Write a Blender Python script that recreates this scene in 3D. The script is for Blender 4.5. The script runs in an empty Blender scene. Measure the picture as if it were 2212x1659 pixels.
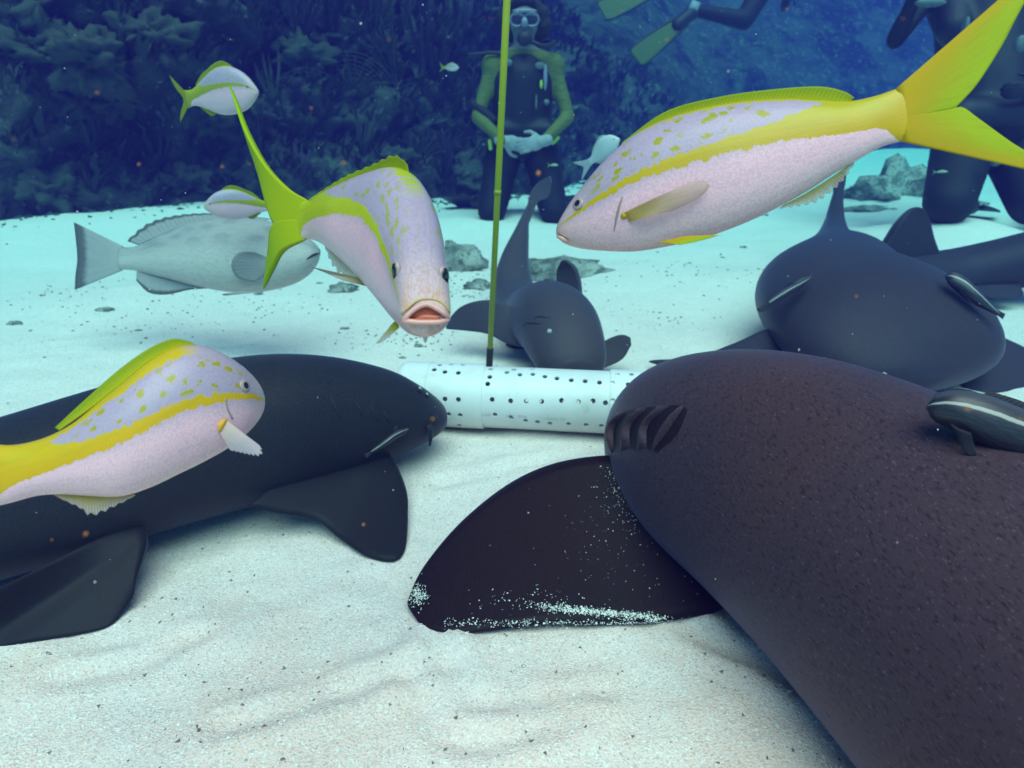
import bpy, bmesh, math, random
import numpy as np
from mathutils import Vector, noise, Matrix
from mathutils.bvhtree import BVHTree

random.seed(11)
rng = np.random.default_rng(11)
S = bpy.context.scene
COL = S.collection

# ------------------------------------------------------------------ camera
TH = math.radians(22.0)
CAMZ = 0.68
FPX = 1441.0                      # focal length for a frame 2212 x 1659
cam = bpy.data.cameras.new('camera')
cam_o = bpy.data.objects.new('camera', cam)
COL.objects.link(cam_o)
cam.sensor_width = 36.0
cam.lens = 36.0 * FPX / 2212.0
cam.clip_start = 0.02
cam.clip_end = 400.0
cam.dof.use_dof = True
cam.dof.focus_distance = 0.78
cam.dof.aperture_fstop = 7.5
cam_o.location = (0, 0, CAMZ)
cam_o.rotation_euler = (math.radians(90) - TH, 0, 0)
S.camera = cam_o

# ------------------------------------------------------------------ sky and sun
SUN_EL, SUN_ROT = 64.0, 172.0
W = bpy.data.worlds.new('World')
S.world = W
W.use_nodes = True
wn = W.node_tree
sky = wn.nodes.new('ShaderNodeTexSky')
sky.sky_type = 'NISHITA'
sky.sun_disc = False
sky.sun_elevation = math.radians(SUN_EL)
sky.sun_rotation = math.radians(SUN_ROT)
wn.links.new(sky.outputs[0], wn.nodes['Background'].inputs[0])
wn.nodes['Background'].inputs[1].default_value = 0.075
sun = bpy.data.lights.new('sun', 'SUN')
sun_o = bpy.data.objects.new('sun', sun)
COL.objects.link(sun_o)
sun.energy = 5.0
sun.angle = math.radians(55)
sun.color = (1.0, 0.55, 0.51)
az = math.radians(SUN_ROT)
el = math.radians(SUN_EL)
sd = Vector((math.sin(az) * math.cos(el), math.cos(az) * math.cos(el), math.sin(el)))
sun_o.rotation_euler = sd.to_track_quat('Z', 'Y').to_euler()
sun_o.location = (0, 0, 8)
S.view_settings.view_transform = 'Standard'
S.view_settings.look = 'None'
S.view_settings.gamma = 1.0
S.view_settings.exposure = 0.78
S.view_settings.use_white_balance = True       # camera white balance set for the blue water
S.view_settings.white_balance_temperature = 7400
S.view_settings.white_balance_tint = 42
S.cycles.use_denoising = True
S.cycles.max_bounces = 7
S.cycles.volume_bounces = 2
S.cycles.caustics_reflective = False
S.cycles.caustics_refractive = False

# ------------------------------------------------------------------ helpers
CAMP = np.array([0, 0, CAMZ])
RT = np.array([1.0, 0, 0])
UPV = np.array([0, math.sin(TH), math.cos(TH)])
FW = np.array([0, math.cos(TH), -math.sin(TH)])


def ray(px, py):
    return RT * ((px - 1106.0) / FPX) + UPV * ((829.5 - py) / FPX) + FW


def D(px, py, d):
    return CAMP + ray(px, py) * d


def G(px, py, z=0.0):
    r = ray(px, py)
    return CAMP + r * ((z - CAMZ) / r[2])


def Y(px, py, y):
    r = ray(px, py)
    return CAMP + r * (y / r[1])


def unit(v):
    v = np.asarray(v, float)
    n = np.linalg.norm(v)
    return v / n if n > 1e-12 else v


def catmull(P, t):
    """P (n,k) control values, t array in 0..n-1"""
    P = np.asarray(P, float)
    n = len(P)
    t = np.clip(np.asarray(t, float), 0, n - 1 - 1e-9)
    i = t.astype(int)
    f = (t - i)[:, None]
    p1 = P[i]
    p2 = P[np.minimum(i + 1, n - 1)]
    p0 = np.where((i > 0)[:, None], P[np.maximum(i - 1, 0)], 2 * p1 - p2)
    p3 = np.where((i + 2 < n)[:, None], P[np.minimum(i + 2, n - 1)], 2 * p2 - p1)
    return 0.5 * (2 * p1 + (p2 - p0) * f + (2 * p0 - 5 * p1 + 4 * p2 - p3) * f * f + (3 * p1 - p0 - 3 * p2 + p3) * f ** 3)


def resample(P, n):
    P = np.asarray(P, float)
    if len(P) == 2:
        t = np.linspace(0, 1, n)[:, None]
        return P[0] * (1 - t) + P[1] * t
    Q = catmull(P, np.linspace(0, len(P) - 1, 20 * len(P)))
    L = np.r_[0, np.cumsum(np.linalg.norm(np.diff(Q, axis=0), axis=1))]
    u = np.linspace(0, L[-1], n)
    return np.stack([np.interp(u, L, Q[:, k]) for k in range(Q.shape[1])], 1)


BASE = {}


def origin_of(o):
    while o.parent:
        o = o.parent
    return BASE.get(o.name, np.zeros(3))


def put(name, V, Fc, mat, parent=None, smooth=True, rest=None, loc=None):
    V = np.asarray(V, float)
    if parent is not None:
        V = V - origin_of(parent)
    elif loc is not None:
        V = V - np.asarray(loc)
    me = bpy.data.meshes.new(name)
    me.from_pydata(V.tolist(), [], [tuple(int(k) for k in f) for f in Fc])
    me.materials.append(mat)
    if smooth:
        me.polygons.foreach_set('use_smooth', np.ones(len(me.polygons), bool))
    if rest is not None:
        a = me.attributes.new('rest', 'FLOAT_VECTOR', 'POINT')
        a.data.foreach_set('vector', np.asarray(rest, np.float32).ravel())
    me.update()
    o = bpy.data.objects.new(name, me)
    COL.objects.link(o)
    if parent is not None:
        o.parent = parent
    elif loc is not None:
        o.location = tuple(loc)
        BASE[o.name] = np.asarray(loc, float)
    return o


def tag(o, label=None, cat=None, group=None, kind=None):
    if label:
        o['label'] = label
    if cat:
        o['category'] = cat
    if group:
        o['group'] = group
    if kind:
        o['kind'] = kind
    return o


def thing(name, label, cat, loc, group=None):
    o = bpy.data.objects.new(name, None)
    o.empty_display_size = 0.05
    COL.objects.link(o)
    o.location = tuple(float(v) for v in loc)
    BASE[o.name] = np.asarray(loc, float)
    return tag(o, label, cat, group)


def grid_faces(m, n, wrap=True, off=0):
    Fc = []
    for i in range(m - 1):
        for j in range(n if wrap else n - 1):
            a = off + i * n + j
            b = off + i * n + (j + 1) % n
            Fc.append((a, b, b + n, a + n))
    return Fc


def sph(t, e):
    c, s = np.cos(t), np.sin(t)
    return np.sign(c) * np.abs(c) ** e, np.sign(s) * np.abs(s) ** e


class Loft:
    """body of changing cross-section along a spine"""

    def __init__(self, C, U, Sd, dn=None, sub=5, n=32, e=1.0):
        C, U, Sd = (np.asarray(a, float) for a in (C, U, Sd))
        dn = np.ones(len(C)) if dn is None else np.asarray(dn, float)
        P = np.concatenate([C, U, Sd, dn[:, None]], 1)
        self.P = P
        m = (len(C) - 1) * sub + 1
        Q = catmull(P, np.linspace(0, len(C) - 1, m))
        self.Q = Q
        L = np.r_[0, np.cumsum(np.linalg.norm(np.diff(Q[:, :3], axis=0), axis=1))]
        self.len = L[-1]
        self.s = L / L[-1]
        self.n = n
        t = np.linspace(0, 2 * math.pi, n, endpoint=False)
        cs, sn = sph(t, e)
        V, R = [], []
        for k, q in enumerate(Q):
            up, sdv = q[3:6], q[6:9]
            hh = np.where(sn < 0, sn * q[9], sn)
            V.append(q[:3] + np.outer(cs, sdv) + np.outer(hh, up))
            R.append(np.stack([np.full(n, self.s[k]), sn, cs], 1))
        V = np.concatenate(V)
        R = np.concatenate(R)
        Fc = grid_faces(m, n)
        a0, a1 = len(V), len(V) + 1
        V = np.vstack([V, Q[0, :3], Q[-1, :3]])
        R = np.vstack([R, [0, 0, 0], [1, 0, 0]])
        for j in range(n):
            Fc.append((j, a0, (j + 1) % n))
            Fc.append(((m - 1) * n + (j + 1) % n, a1, (m - 1) * n + j))
        self.V, self.F, self.R = V, Fc, R
        self.bvh = None

    def tree(self):
        if self.bvh is None:
            self.bvh = BVHTree.FromPolygons([Vector(v) for v in self.V], [list(map(int, f)) for f in self.F])
        return self.bvh

    def hit(self, px, py):
        r = unit(ray(px, py))
        p, nrm, idx, dist = self.tree().ray_cast(Vector(CAMP), Vector(r))
        if p is None:
            p, nrm, idx, dist = self.tree().find_nearest(Vector(D(px, py, np.linalg.norm(self.Q[len(self.Q) // 2, :3] - CAMP))))
        nrm = np.array(nrm)
        if nrm.dot(r) > 0:
            nrm = -nrm
        return np.array(p), nrm

    def at(self, s, v=0.0, side=0.0, k=1.0):
        """point at body fraction s; v height -1..1; side -1..1 (units of local size)"""
        q = np.array([np.interp(s, self.s, self.Q[:, c]) for c in range(10)])
        return q[:3] + q[3:6] * (v * (q[9] if v < 0 else 1)) * k + q[6:9] * side * k

    def axes(self, s):
        q = np.array([np.interp(s, self.s, self.Q[:, c]) for c in range(10)])
        q2 = np.array([np.interp(min(1, s + .03), self.s, self.Q[:, c]) for c in range(3)])
        q1 = np.array([np.interp(max(0, s - .03), self.s, self.Q[:, c]) for c in range(3)])
        return unit(q2 - q1), q[3:6], q[6:9]


def sheet(A, B, n, m, th, rag=0.0, teeth=0, edge=0.15, bow=None, taper=True):
    """thin solid fin between curve A (base) and curve B (outer edge); rays run from A to B"""
    A = resample(A, n)
    B = resample(B, n)
    if teeth:
        u = np.linspace(0, teeth, n)
        saw = np.abs((u % 1.0) - 0.5) * 2
        B = A + (B - A) * (1 - rag * saw)[:, None]
    elif rag:
        B = A + (B - A) * (1 - rag * rng.random(n))[:, None]
    jj = np.linspace(0, 1, m)
    P = A[:, None, :] * (1 - jj)[None, :, None] + B[:, None, :] * jj[None, :, None]
    if bow is not None:
        P = P + np.asarray(bow)[None, None, :] * (np.sin(jj * math.pi))[None, :, None]
    du = np.gradient(P, axis=0)
    dv = np.gradient(P, axis=1)
    N = np.cross(du, dv)
    ln = np.linalg.norm(N, axis=2, keepdims=True)
    N = N / np.maximum(ln, 1e-9)
    uu = np.linspace(0, 1, n)
    prof_u = edge + (1 - edge) * np.sin(np.clip(uu, 0, 1) * math.pi) ** 0.6
    prof_v = (1 - jj) ** 0.8 * (1 - edge) + edge if taper else np.ones(m)
    T = th * 0.5 * prof_u[:, None] * prof_v[None, :]
    top = (P + N * T[..., None]).reshape(-1, 3)
    bot = (P - N * T[..., None]).reshape(-1, 3)
    V = np.vstack([top, bot])
    k = n * m
    Fc = []
    for i in range(n - 1):
        for j in range(m - 1):
            a = i * m + j
            Fc.append((a, a + 1, a + m + 1, a + m))
            Fc.append((k + a, k + a + m, k + a + m + 1, k + a + 1))
    for i in range(n - 1):
        a = i * m
        Fc.append((a, a + m, k + a + m, k + a))
        a = i * m + m - 1
        Fc.append((a + m, a, k + a, k + a + m))
    for j in range(m - 1):
        Fc.append((j + 1, j, k + j, k + j + 1))
        a = (n - 1) * m + j
        Fc.append((a, a + 1, k + a + 1, k + a))
    R1 = np.stack([np.repeat(uu, m), np.tile(jj, n), np.zeros(k)], 1)
    return V, Fc, np.vstack([R1, R1])


def tube(P, R, n=10, caps=True, up=(0, 0, 1)):
    P = np.asarray(P, float)
    R = np.broadcast_to(np.asarray(R, float), (len(P),))
    Tn = np.gradient(P, axis=0)
    V = []
    ref = np.asarray(up, float)
    t0 = unit(Tn[0])
    if abs(t0.dot(ref)) > 0.9:
        ref = np.array([1.0, 0, 0])
    x = unit(np.cross(t0, ref))
    a = np.linspace(0, 2 * math.pi, n, endpoint=False)
    for p, t, r in zip(P, Tn, R):
        t = unit(t)
        x = unit(x - t * x.dot(t))
        y = np.cross(t, x)
        V.append(p + r * (np.outer(np.cos(a), x) + np.outer(np.sin(a), y)))
    V = np.concatenate(V)
    m = len(P)
    Fc = grid_faces(m, n)
    if caps:
        Fc.append(tuple(range(n))[::-1])
        Fc.append(tuple((m - 1) * n + j for j in range(n)))
    return V, Fc


def capsule(p0, p1, r0, r1, n=14, k=5):
    p0, p1 = np.asarray(p0, float), np.asarray(p1, float)
    ax = unit(p1 - p0)
    P, R = [], []
    for i in range(k):
        a = math.pi / 2 * (1 - i / k)
        P.append(p0 - ax * r0 * math.sin(a) * .999)
        R.append(max(r0 * math.cos(a), 1e-4))
    for f in (0, .25, .5, .75, 1):
        P.append(p0 + (p1 - p0) * f)
        R.append(r0 + (r1 - r0) * f)
    for i in range(1, k + 1):
        a = math.pi / 2 * i / k
        P.append(p1 + ax * r1 * math.sin(a) * .999)
        R.append(max(r1 * math.cos(a), 1e-4))
    return tube(P, R, n)


def ellip(c, ax, ay, azv, n=16, m=10, e=1.0):
    c = np.asarray(c, float)
    V, Fc = [], []
    for i in range(m + 1):
        ph = -math.pi / 2 + math.pi * i / m
        cz, sz = math.cos(ph), math.sin(ph)
        t = np.linspace(0, 2 * math.pi, n, endpoint=False)
        ca, sa = sph(t, e)
        V.append(c + np.outer(ca * max(cz, 1e-3), ax) + np.outer(sa * max(cz, 1e-3), ay) + np.asarray(azv) * sz)
    V = np.concatenate(V)
    return V, grid_faces(m + 1, n) + [tuple(range(n))[::-1], tuple(m * n + j for j in range(n))]


def box(c, x, y, z, bev=0.15):
    """rounded box: c centre, x y z half-axis vectors"""
    return ellip(c, x, y, z, 20, 8, e=0.45)


def join(parts):
    V, Fc, o = [], [], 0
    for v, f in parts:
        V.append(v)
        Fc += [tuple(k + o for k in q) for q in f]
        o += len(v)
    return np.vstack(V), Fc


def evaluated(o):
    dg = bpy.context.evaluated_depsgraph_get()
    me = bpy.data.meshes.new_from_object(o.evaluated_get(dg))
    return me


def fuse(name, parts, voxel, smooth, mat, parent=None, loc=None):
    """one continuous skin over overlapping shapes"""
    V, Fc = join(parts)
    o = put(name, V, Fc, mat, parent, loc=loc)
    md = o.modifiers.new('r', 'REMESH')
    md.mode = 'VOXEL'
    md.voxel_size = voxel
    md.use_smooth_shade = True
    ms = o.modifiers.new('s', 'SMOOTH')
    ms.iterations = smooth
    ms.factor = .5
    me = evaluated(o)
    o.modifiers.clear()
    old = o.data
    o.data = me
    me.materials.clear()
    me.materials.append(mat)
    me.polygons.foreach_set('use_smooth', np.ones(len(me.polygons), bool))
    bpy.data.meshes.remove(old)
    return o


# ------------------------------------------------------------------ material helper
class Mat:
    def __init__(self, name):
        self.m = bpy.data.materials.new(name)
        self.m.use_nodes = True
        self.t = self.m.node_tree
        self.b = self.t.nodes['Principled BSDF']
        self.out = self.t.nodes['Material Output']

    def n(self, t, **kw):
        x = self.t.nodes.new('ShaderNode' + t)
        for k, v in kw.items():
            setattr(x, k, v)
        return x

    def link(self, a, b):
        self.t.links.new(a, b)

    def set(self, sock, v):
        if hasattr(v, 'is_linked') or isinstance(v, bpy.types.NodeSocket):
            self.link(v, sock)
        elif isinstance(v, (tuple, list)):
            sock.default_value = (*v, 1) if len(v) == 3 and len(sock.default_value) == 4 else v
        else:
            sock.default_value = v

    def math(self, op, a, b=0.0, c=None, clamp=False):
        x = self.n('Math', operation=op, use_clamp=clamp)
        self.set(x.inputs[0], a)
        self.set(x.inputs[1], b)
        if c is not None:
            self.set(x.inputs[2], c)
        return x.outputs[0]

    def step(self, v, lo, hi, a=0.0, b=1.0):
        x = self.n('MapRange', interpolation_type='SMOOTHSTEP')
        self.set(x.inputs['Value'], v)
        self.set(x.inputs['From Min'], lo)
        self.set(x.inputs['From Max'], hi)
        x.inputs['To Min'].default_value = a
        x.inputs['To Max'].default_value = b
        return x.outputs[0]

    def mix(self, f, a, b, mode='MIX'):
        x = self.n('Mix', data_type='RGBA', blend_type=mode)
        self.set(x.inputs[0], f)
        self.set(x.inputs[6], a)
        self.set(x.inputs[7], b)
        return x.outputs[2]

    def noise(self, vec, scale, detail=3.0, rough=0.5, out=0):
        x = self.n('TexNoise')
        if vec is not None:
            self.link(vec, x.inputs['Vector'])
        x.inputs['Scale'].default_value = scale
        x.inputs['Detail'].default_value = detail
        x.inputs['Roughness'].default_value = rough
        return x.outputs[out]

    def voro(self, vec, scale, out='Distance', rand=1.0, feature='F1'):
        x = self.n('TexVoronoi', feature=feature)
        self.link(vec, x.inputs['Vector'])
        x.inputs['Scale'].default_value = scale
        x.inputs['Randomness'].default_value = rand
        return x.outputs[out]

    def scale(self, vec, s):
        x = self.n('VectorMath', operation='MULTIPLY')
        self.link(vec, x.inputs[0])
        x.inputs[1].default_value = s
        return x.outputs[0]

    def addv(self, a, b):
        x = self.n('VectorMath', operation='ADD')
        self.link(a, x.inputs[0])
        self.set(x.inputs[1], b)
        return x.outputs[0]

    def obj(self):
        return self.n('TexCoord').outputs['Object']

    def attr(self, name):
        x = self.n('Attribute', attribute_name=name)
        return x.outputs['Vector']

    def sep(self, v):
        x = self.n('SeparateXYZ')
        self.link(v, x.inputs[0])
        return x.outputs

    def curve(self, v, pts):
        x = self.n('FloatCurve')
        c = x.mapping.curves[0]
        while len(c.points) < len(pts):
            c.points.new(0.5, 0.5)
        for p, (a, b) in zip(c.points, sorted(pts)):
            p.location = (a, b)
        x.mapping.update()
        self.set(x.inputs['Value'], v)
        return x.outputs[0]

    def bump(self, h, strength=0.3, dist=0.01, normal=None):
        x = self.n('Bump')
        x.inputs['Strength'].default_value = strength
        x.inputs['Distance'].default_value = dist
        self.link(h, x.inputs['Height'])
        if normal is not None:
            self.link(normal, x.inputs['Normal'])
        self.link(x.outputs[0], self.b.inputs['Normal'])
        return x.outputs[0]

    def fin(self, col, rough=0.5, spec=0.4):
        self.set(self.b.inputs['Base Color'], col)
        self.set(self.b.inputs['Roughness'], rough)
        self.b.inputs['Specular IOR Level'].default_value = spec
        return self.m


def plain(name, col, rough=0.6, var=0.15, scale=30, bump=0.15, spec=0.4):
    """a colour with slight uneven tone and fine relief"""
    M = Mat(name)
    v = M.obj()
    nz = M.noise(v, scale, 4)
    c = M.mix(nz, tuple(k * (1 - var) for k in col), tuple(min(1, k * (1 + var)) for k in col))
    if bump:
        M.bump(M.noise(v, scale * 6, 3), bump, 0.003)
    return M.fin(c, rough, spec)


def glossy_dark(name, col, rough=0.15):
    return plain(name, col, rough, 0.05, 10, 0.0, 0.6)


# ------------------------------------------------------------------ materials
def mat_sand():
    M = Mat('sand')
    v = M.obj()
    big = M.noise(v, 1.6, 4)
    mid = M.noise(v, 14, 4)
    fine = M.noise(v, 260, 3, .7)
    grain = M.voro(v, 420, 'Color')
    gs = M.sep(grain)
    c = M.mix(big, (.80, .60, .57), (.88, .69, .66))
    c = M.mix(M.math('MULTIPLY', mid, .35), c, (.78, .63, .57))
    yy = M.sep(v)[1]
    shell_and_warm_light = M.math('MULTIPLY', M.step(M.math('ADD', yy, M.math('MULTIPLY', mid, .5)), 1.25, .75), M.step(M.noise(v, 4.5, 4), .35, .6, .35, 1))
    c = M.mix(M.math('MULTIPLY', shell_and_warm_light, .9), c, (.98, .59, .50))  # near sand pinker by distance: shell sand with warm foreground light painted in
    c = M.mix(M.step(gs[0], .72, .95, 0, .45), c, (.46, .36, .32))
    c = M.mix(M.step(gs[1], .80, .97, 0, .7), c, (.90, .82, .78))
    c = M.mix(M.step(gs[2], .93, .99, 0, .6), c, (.62, .36, .30))
    # darker debris flecks, gathered in patches
    dv = M.voro(v, 70)
    dn = M.noise(v, 5, 3)
    dm = M.math('MULTIPLY', M.step(dv, .16, .09), M.step(dn, .52, .66))
    c = M.mix(M.math('MULTIPLY', dm, .75), c, (.17, .15, .13))
    dv2 = M.voro(v, 22)
    dm2 = M.math('MULTIPLY', M.step(dv2, .10, .05), M.step(M.noise(v, 2.2, 2), .5, .62))
    c = M.mix(M.math('MULTIPLY', dm2, .7), c, (.14, .13, .11))
    h = M.math('ADD', M.math('MULTIPLY', M.noise(v, 900, 2), .35), M.math('MULTIPLY', fine, .65))
    h = M.math('ADD', h, M.math('MULTIPLY', M.voro(v, 330), .6))
    h2 = M.math('ADD', h, M.math('MULTIPLY', mid, 3.0))
    M.bump(h2, .55, .004)
    return M.fin(c, .92, .15)


def mat_shark(name, col, speck=1.0, warm=0.0):
    M = Mat(name)
    v = M.obj()
    big = M.noise(v, 5, 4)
    c = M.mix(big, tuple(k * .86 for k in col), tuple(k * 1.16 for k in col))
    w = M.noise(v, 2.2, 2)
    c = M.mix(M.step(w, .42, .68, 0, min(1, .25 + warm)), c, (col[0] * 1.6, col[1] * 1.05, col[2] * .72))
    st = M.noise(M.scale(v, (300, 105, 300)), 1.0, 2, .6)
    c = M.mix(M.step(st, .50, .72, 0, .75 * speck), c, tuple(k * .35 for k in col))
    st2 = M.noise(M.scale(v, (430, 170, 430)), 1.0, 2, .6)
    c = M.mix(M.step(st2, .58, .78, 0, .75 * speck), c, tuple(k * 2.6 for k in col))
    dots = M.voro(M.scale(v, (1, .45, 1)), 150)
    c = M.mix(M.step(dots, .25, .05, 0, .25 * speck), c, tuple(k * .25 for k in col))
    h = M.math('ADD', M.noise(v, 420, 3, .6), M.math('MULTIPLY', st, 1.2))
    h = M.math('ADD', h, M.math('MULTIPLY', M.noise(M.scale(v, (5, 26, 5)), 1.0, 3), 2.2 * speck))
    M.bump(h, .035 * (0.6 + .6 * speck), .003)
    M.b.inputs['Sheen Weight'].default_value = .24
    M.b.inputs['Sheen Roughness'].default_value = .35
    M.b.inputs['Sheen Tint'].default_value = (.42, .46, .80, 1)
    return M.fin(c, .5, .10)


def mat_snapper(name, yellow, shift=0.0, green=0.5, spots=1.0, seed=0.0):
    M = Mat(name)
    r = M.attr('rest')
    s, v, z = M.sep(r)
    vv = M.math('MULTIPLY_ADD', v, .5, .5 + shift)
    rs = M.addv(M.scale(r, (58, 3.2, .6)), (seed, seed, 0))
    jag = M.math('MULTIPLY', M.math('SUBTRACT', M.noise(rs, 1.0, 3, .6), .5), .11)
    rs2 = M.addv(M.scale(r, (120, 4.0, .6)), (seed, 3, 0))
    jag = M.math('ADD', jag, M.math('MULTIPLY', M.math('SUBTRACT', M.noise(rs2, 1.0, 1), .5), .05))
    vj = M.math('ADD', vv, jag)
    up = M.curve(s, [(0, .60), (.05, .63), (.12, .65), (.25, .64), (.4, .63), (.55, .655), (.66, .71), (.76, .86), (.82, 1.0), (1, 1)])
    lo = M.curve(s, [(0, .59), (.05, .58), (.12, .585), (.25, .56), (.4, .535), (.55, .52), (.66, .50), (.76, .45), (.87, .36), (.92, .24), (.955, 0), (1, 0)])
    stripe = M.math('MULTIPLY', M.step(M.math('SUBTRACT', up, vj), -.008, .008), M.step(M.math('SUBTRACT', vj, lo), -.008, .008))
    stripe = M.math('MULTIPLY', stripe, M.step(s, .025, .06, .35, 1))
    # spots over the back
    sv = M.addv(M.scale(r, (25, 6.2, .8)), (seed, seed * .7, 0))
    wob = M.n('VectorMath', operation='SCALE')
    M.link(M.noise(M.scale(r, (70, 14, 3)), 1.0, 2, out=1), wob.inputs[0])
    wob.inputs['Scale'].default_value = .75
    sv = M.addv(sv, wob.outputs[0])
    sp = M.step(M.voro(sv, 1.0, rand=.9), .40, .28)
    band = M.math('MULTIPLY', M.step(M.math('SUBTRACT', vv, up), .015, .05), M.step(vv, .97, .90))
    band = M.math('MULTIPLY', band, M.math('MULTIPLY', M.step(s, .10, .2), M.step(s, .74, .62)))
    sp = M.math('MULTIPLY', M.math('MULTIPLY', sp, band), spots)
    hv = M.scale(r, (60, 14, 14))
    hd = M.math('MULTIPLY', M.step(M.voro(hv, 1.0), .33, .22), M.math('MULTIPLY', M.step(s, .30, .16), M.step(vv, .62, .72)))
    hd = M.math('MULTIPLY', hd, .55)
    # upper edge below the dorsal fin, and the tail
    top = M.math('MULTIPLY', M.step(M.math('ADD', vj, M.math('MULTIPLY', s, .05)), .955, .985), M.step(s, .26, .36))
    tone = M.noise(M.scale(r, (9, 5, 2)), 1.0, 3)
    gr = M.step(M.math('ADD', vv, M.math('MULTIPLY', tone, .3)), .62, 1.0, 0, 1)
    gold = M.mix(M.math('MULTIPLY', gr, green), yellow, (.33, .41, .001))
    gold = M.mix(M.step(tone, .35, .75, 0, .25), gold, tuple(k * .7 for k in yellow))
    gold = M.mix(M.step(s, .90, .99), gold, yellow)
    tone0 = M.noise(M.scale(r, (20, 3, 3)), 1.0, 3)
    grad = M.step(vv, .40, .66)
    body = M.mix(grad, (.95, .47, .52), (.41, .30, .39))  # pale belly and lilac back, with reddish light painted into the belly
    body = M.mix(M.step(vv, .25, .02), body, (.96, .52, .53))
    body = M.mix(M.step(s, .16, .02, 0, .6), body, (.72, .46, .42))
    body = M.mix(M.math('MULTIPLY', M.step(s, .07, .0, 0, .7), M.step(tone0, .4, .65)), body, (.66, .30, .17))
    sc = M.scale(r, (135, 25, 5))
    scv = M.voro(sc, 1.0, rand=.6)
    body = M.mix(M.step(scv, .30, .75, 0, .26), body, (.24, .18, .27))
    rows = M.math('SINE', M.math('MULTIPLY', M.math('ADD', vv, M.math('MULTIPLY', s, .12)), 95.0))
    low = M.math('MULTIPLY', M.step(vv, .62, .5), M.step(s, .22, .34))
    body = M.mix(M.math('MULTIPLY', M.step(rows, .2, 1.0, 0, .13), low), body, (.72, .45, .45))
    c = M.mix(hd, body, (.30, .25, .02))
    c = M.mix(sp, c, M.mix(.30, (.20, .25, .001), yellow))
    c = M.mix(M.math('MAXIMUM', stripe, top), c, gold)
    M.bump(M.math('ADD', M.math('MULTIPLY', scv, 1.0), M.math('MULTIPLY', rows, .1)), .12, .0010)
    M.b.inputs['Coat Weight'].default_value = .06
    M.b.inputs['Coat Roughness'].default_value = .3
    return M.fin(c, .36, .32)


def mat_fin(name, c0, c1, rays=60, trans=0.3, dark=None, edge=None, clear=0.0):
    """fin membrane: ray ridges, c0 at base to c1 at the edge"""
    M = Mat(name)
    r = M.attr('rest')
    u, v, z = M.sep(r)
    w = M.math('SINE', M.math('MULTIPLY', u, rays * 6.283))
    nz = M.noise(M.scale(r, (rays * .5, 2.5, 1)), 1.0, 3, .6)
    c = M.mix(M.step(v, .1, .9), c0, c1)
    c = M.mix(M.math('MULTIPLY', M.step(w, -.2, 1.0, 0, .32), M.step(v, .08, .35)), c, tuple(k * .6 for k in c1))
    c = M.mix(M.math('MULTIPLY', M.step(nz, .45, .75, 0, .4), M.step(v, .1, .4)), c, tuple(k * .65 for k in c0))
    if edge is not None:
        eu = M.math('ABSOLUTE', M.math('MULTIPLY_ADD', u, 2.0, -1.0))
        c = M.mix(M.step(eu, .55, .95, 0, .8), c, edge)
    if dark is not None:
        e = M.math('ADD', v, M.math('MULTIPLY', M.math('SUBTRACT', nz, .5), .25))
        c = M.mix(M.step(e, dark[0], dark[1]), c, dark[2])
    M.bump(M.math('ADD', w, nz), .25, .0006)
    M.fin(c, .5, .15)
    if trans > 0:
        tr = M.n('BsdfTranslucent')
        M.set(tr.inputs['Color'], c)
        mx = M.n('MixShader')
        mx.inputs[0].default_value = trans
        M.link(M.b.outputs[0], mx.inputs[1])
        M.link(tr.outputs[0], mx.inputs[2])
        M.link(mx.outputs[0], M.out.inputs['Surface'])
        if clear > 0:
            tp = M.n('BsdfTransparent')
            m2 = M.n('MixShader')
            M.set(m2.inputs[0], M.math('MULTIPLY', M.step(v, .15, .85, .35, 1.0), M.step(w, -.6, 1.0, clear, clear * .45)))
            M.link(mx.outputs[0], m2.inputs[1])
            M.link(tp.outputs[0], m2.inputs[2])
            M.link(m2.outputs[0], M.out.inputs['Surface'])
    return M.m


def mat_reef():
    M = Mat('reef_rock')
    v = M.obj()
    a = M.noise(v, 1.1, 5, .6)
    b = M.noise(v, 5.5, 5, .65)
    c = M.mix(M.step(a, .38, .62), (.022, .026, .022), (.075, .085, .060))
    c = M.mix(M.step(b, .52, .70, 0, .8), c, (.16, .17, .11))
    c = M.mix(M.step(M.noise(v, 3.3, 4), .60, .72, 0, .6), c, (.10, .055, .06))
    c = M.mix(M.step(M.noise(v, 14, 4), .60, .72, 0, .6), c, (.30, .30, .24))
    h = M.math('ADD', b, M.math('MULTIPLY', M.noise(v, 26, 5, .7), .6))
    M.bump(h, 1.0, .08)
    return M.fin(c, .95, .1)


def mat_rock():
    M = Mat('rubble_rock')
    v = M.obj()
    a = M.noise(v, 9, 5, .65)
    c = M.mix(M.step(a, .35, .6), (.10, .11, .10), (.42, .38, .34))
    c = M.mix(M.step(M.noise(v, 34, 4, .7), .5, .62, 0, .8), c, (.06, .07, .055))
    c = M.mix(M.step(M.noise(v, 15, 3), .64, .72, 0, .5), c, (.33, .16, .20))
    M.bump(M.noise(v, 45, 5, .7), .9, .012)
    return M.fin(c, .95, .1)


SAND = mat_sand()
GOLD, GREEN = (.56, .315, .001), (.30, .36, .001)
EYE_RIM = plain('eye_rim', (.40, .27, .25), .25, .1, 60, 0, .6)
EYE_PUPIL = glossy_dark('eye_pupil', (.006, .006, .012), .06)

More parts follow.
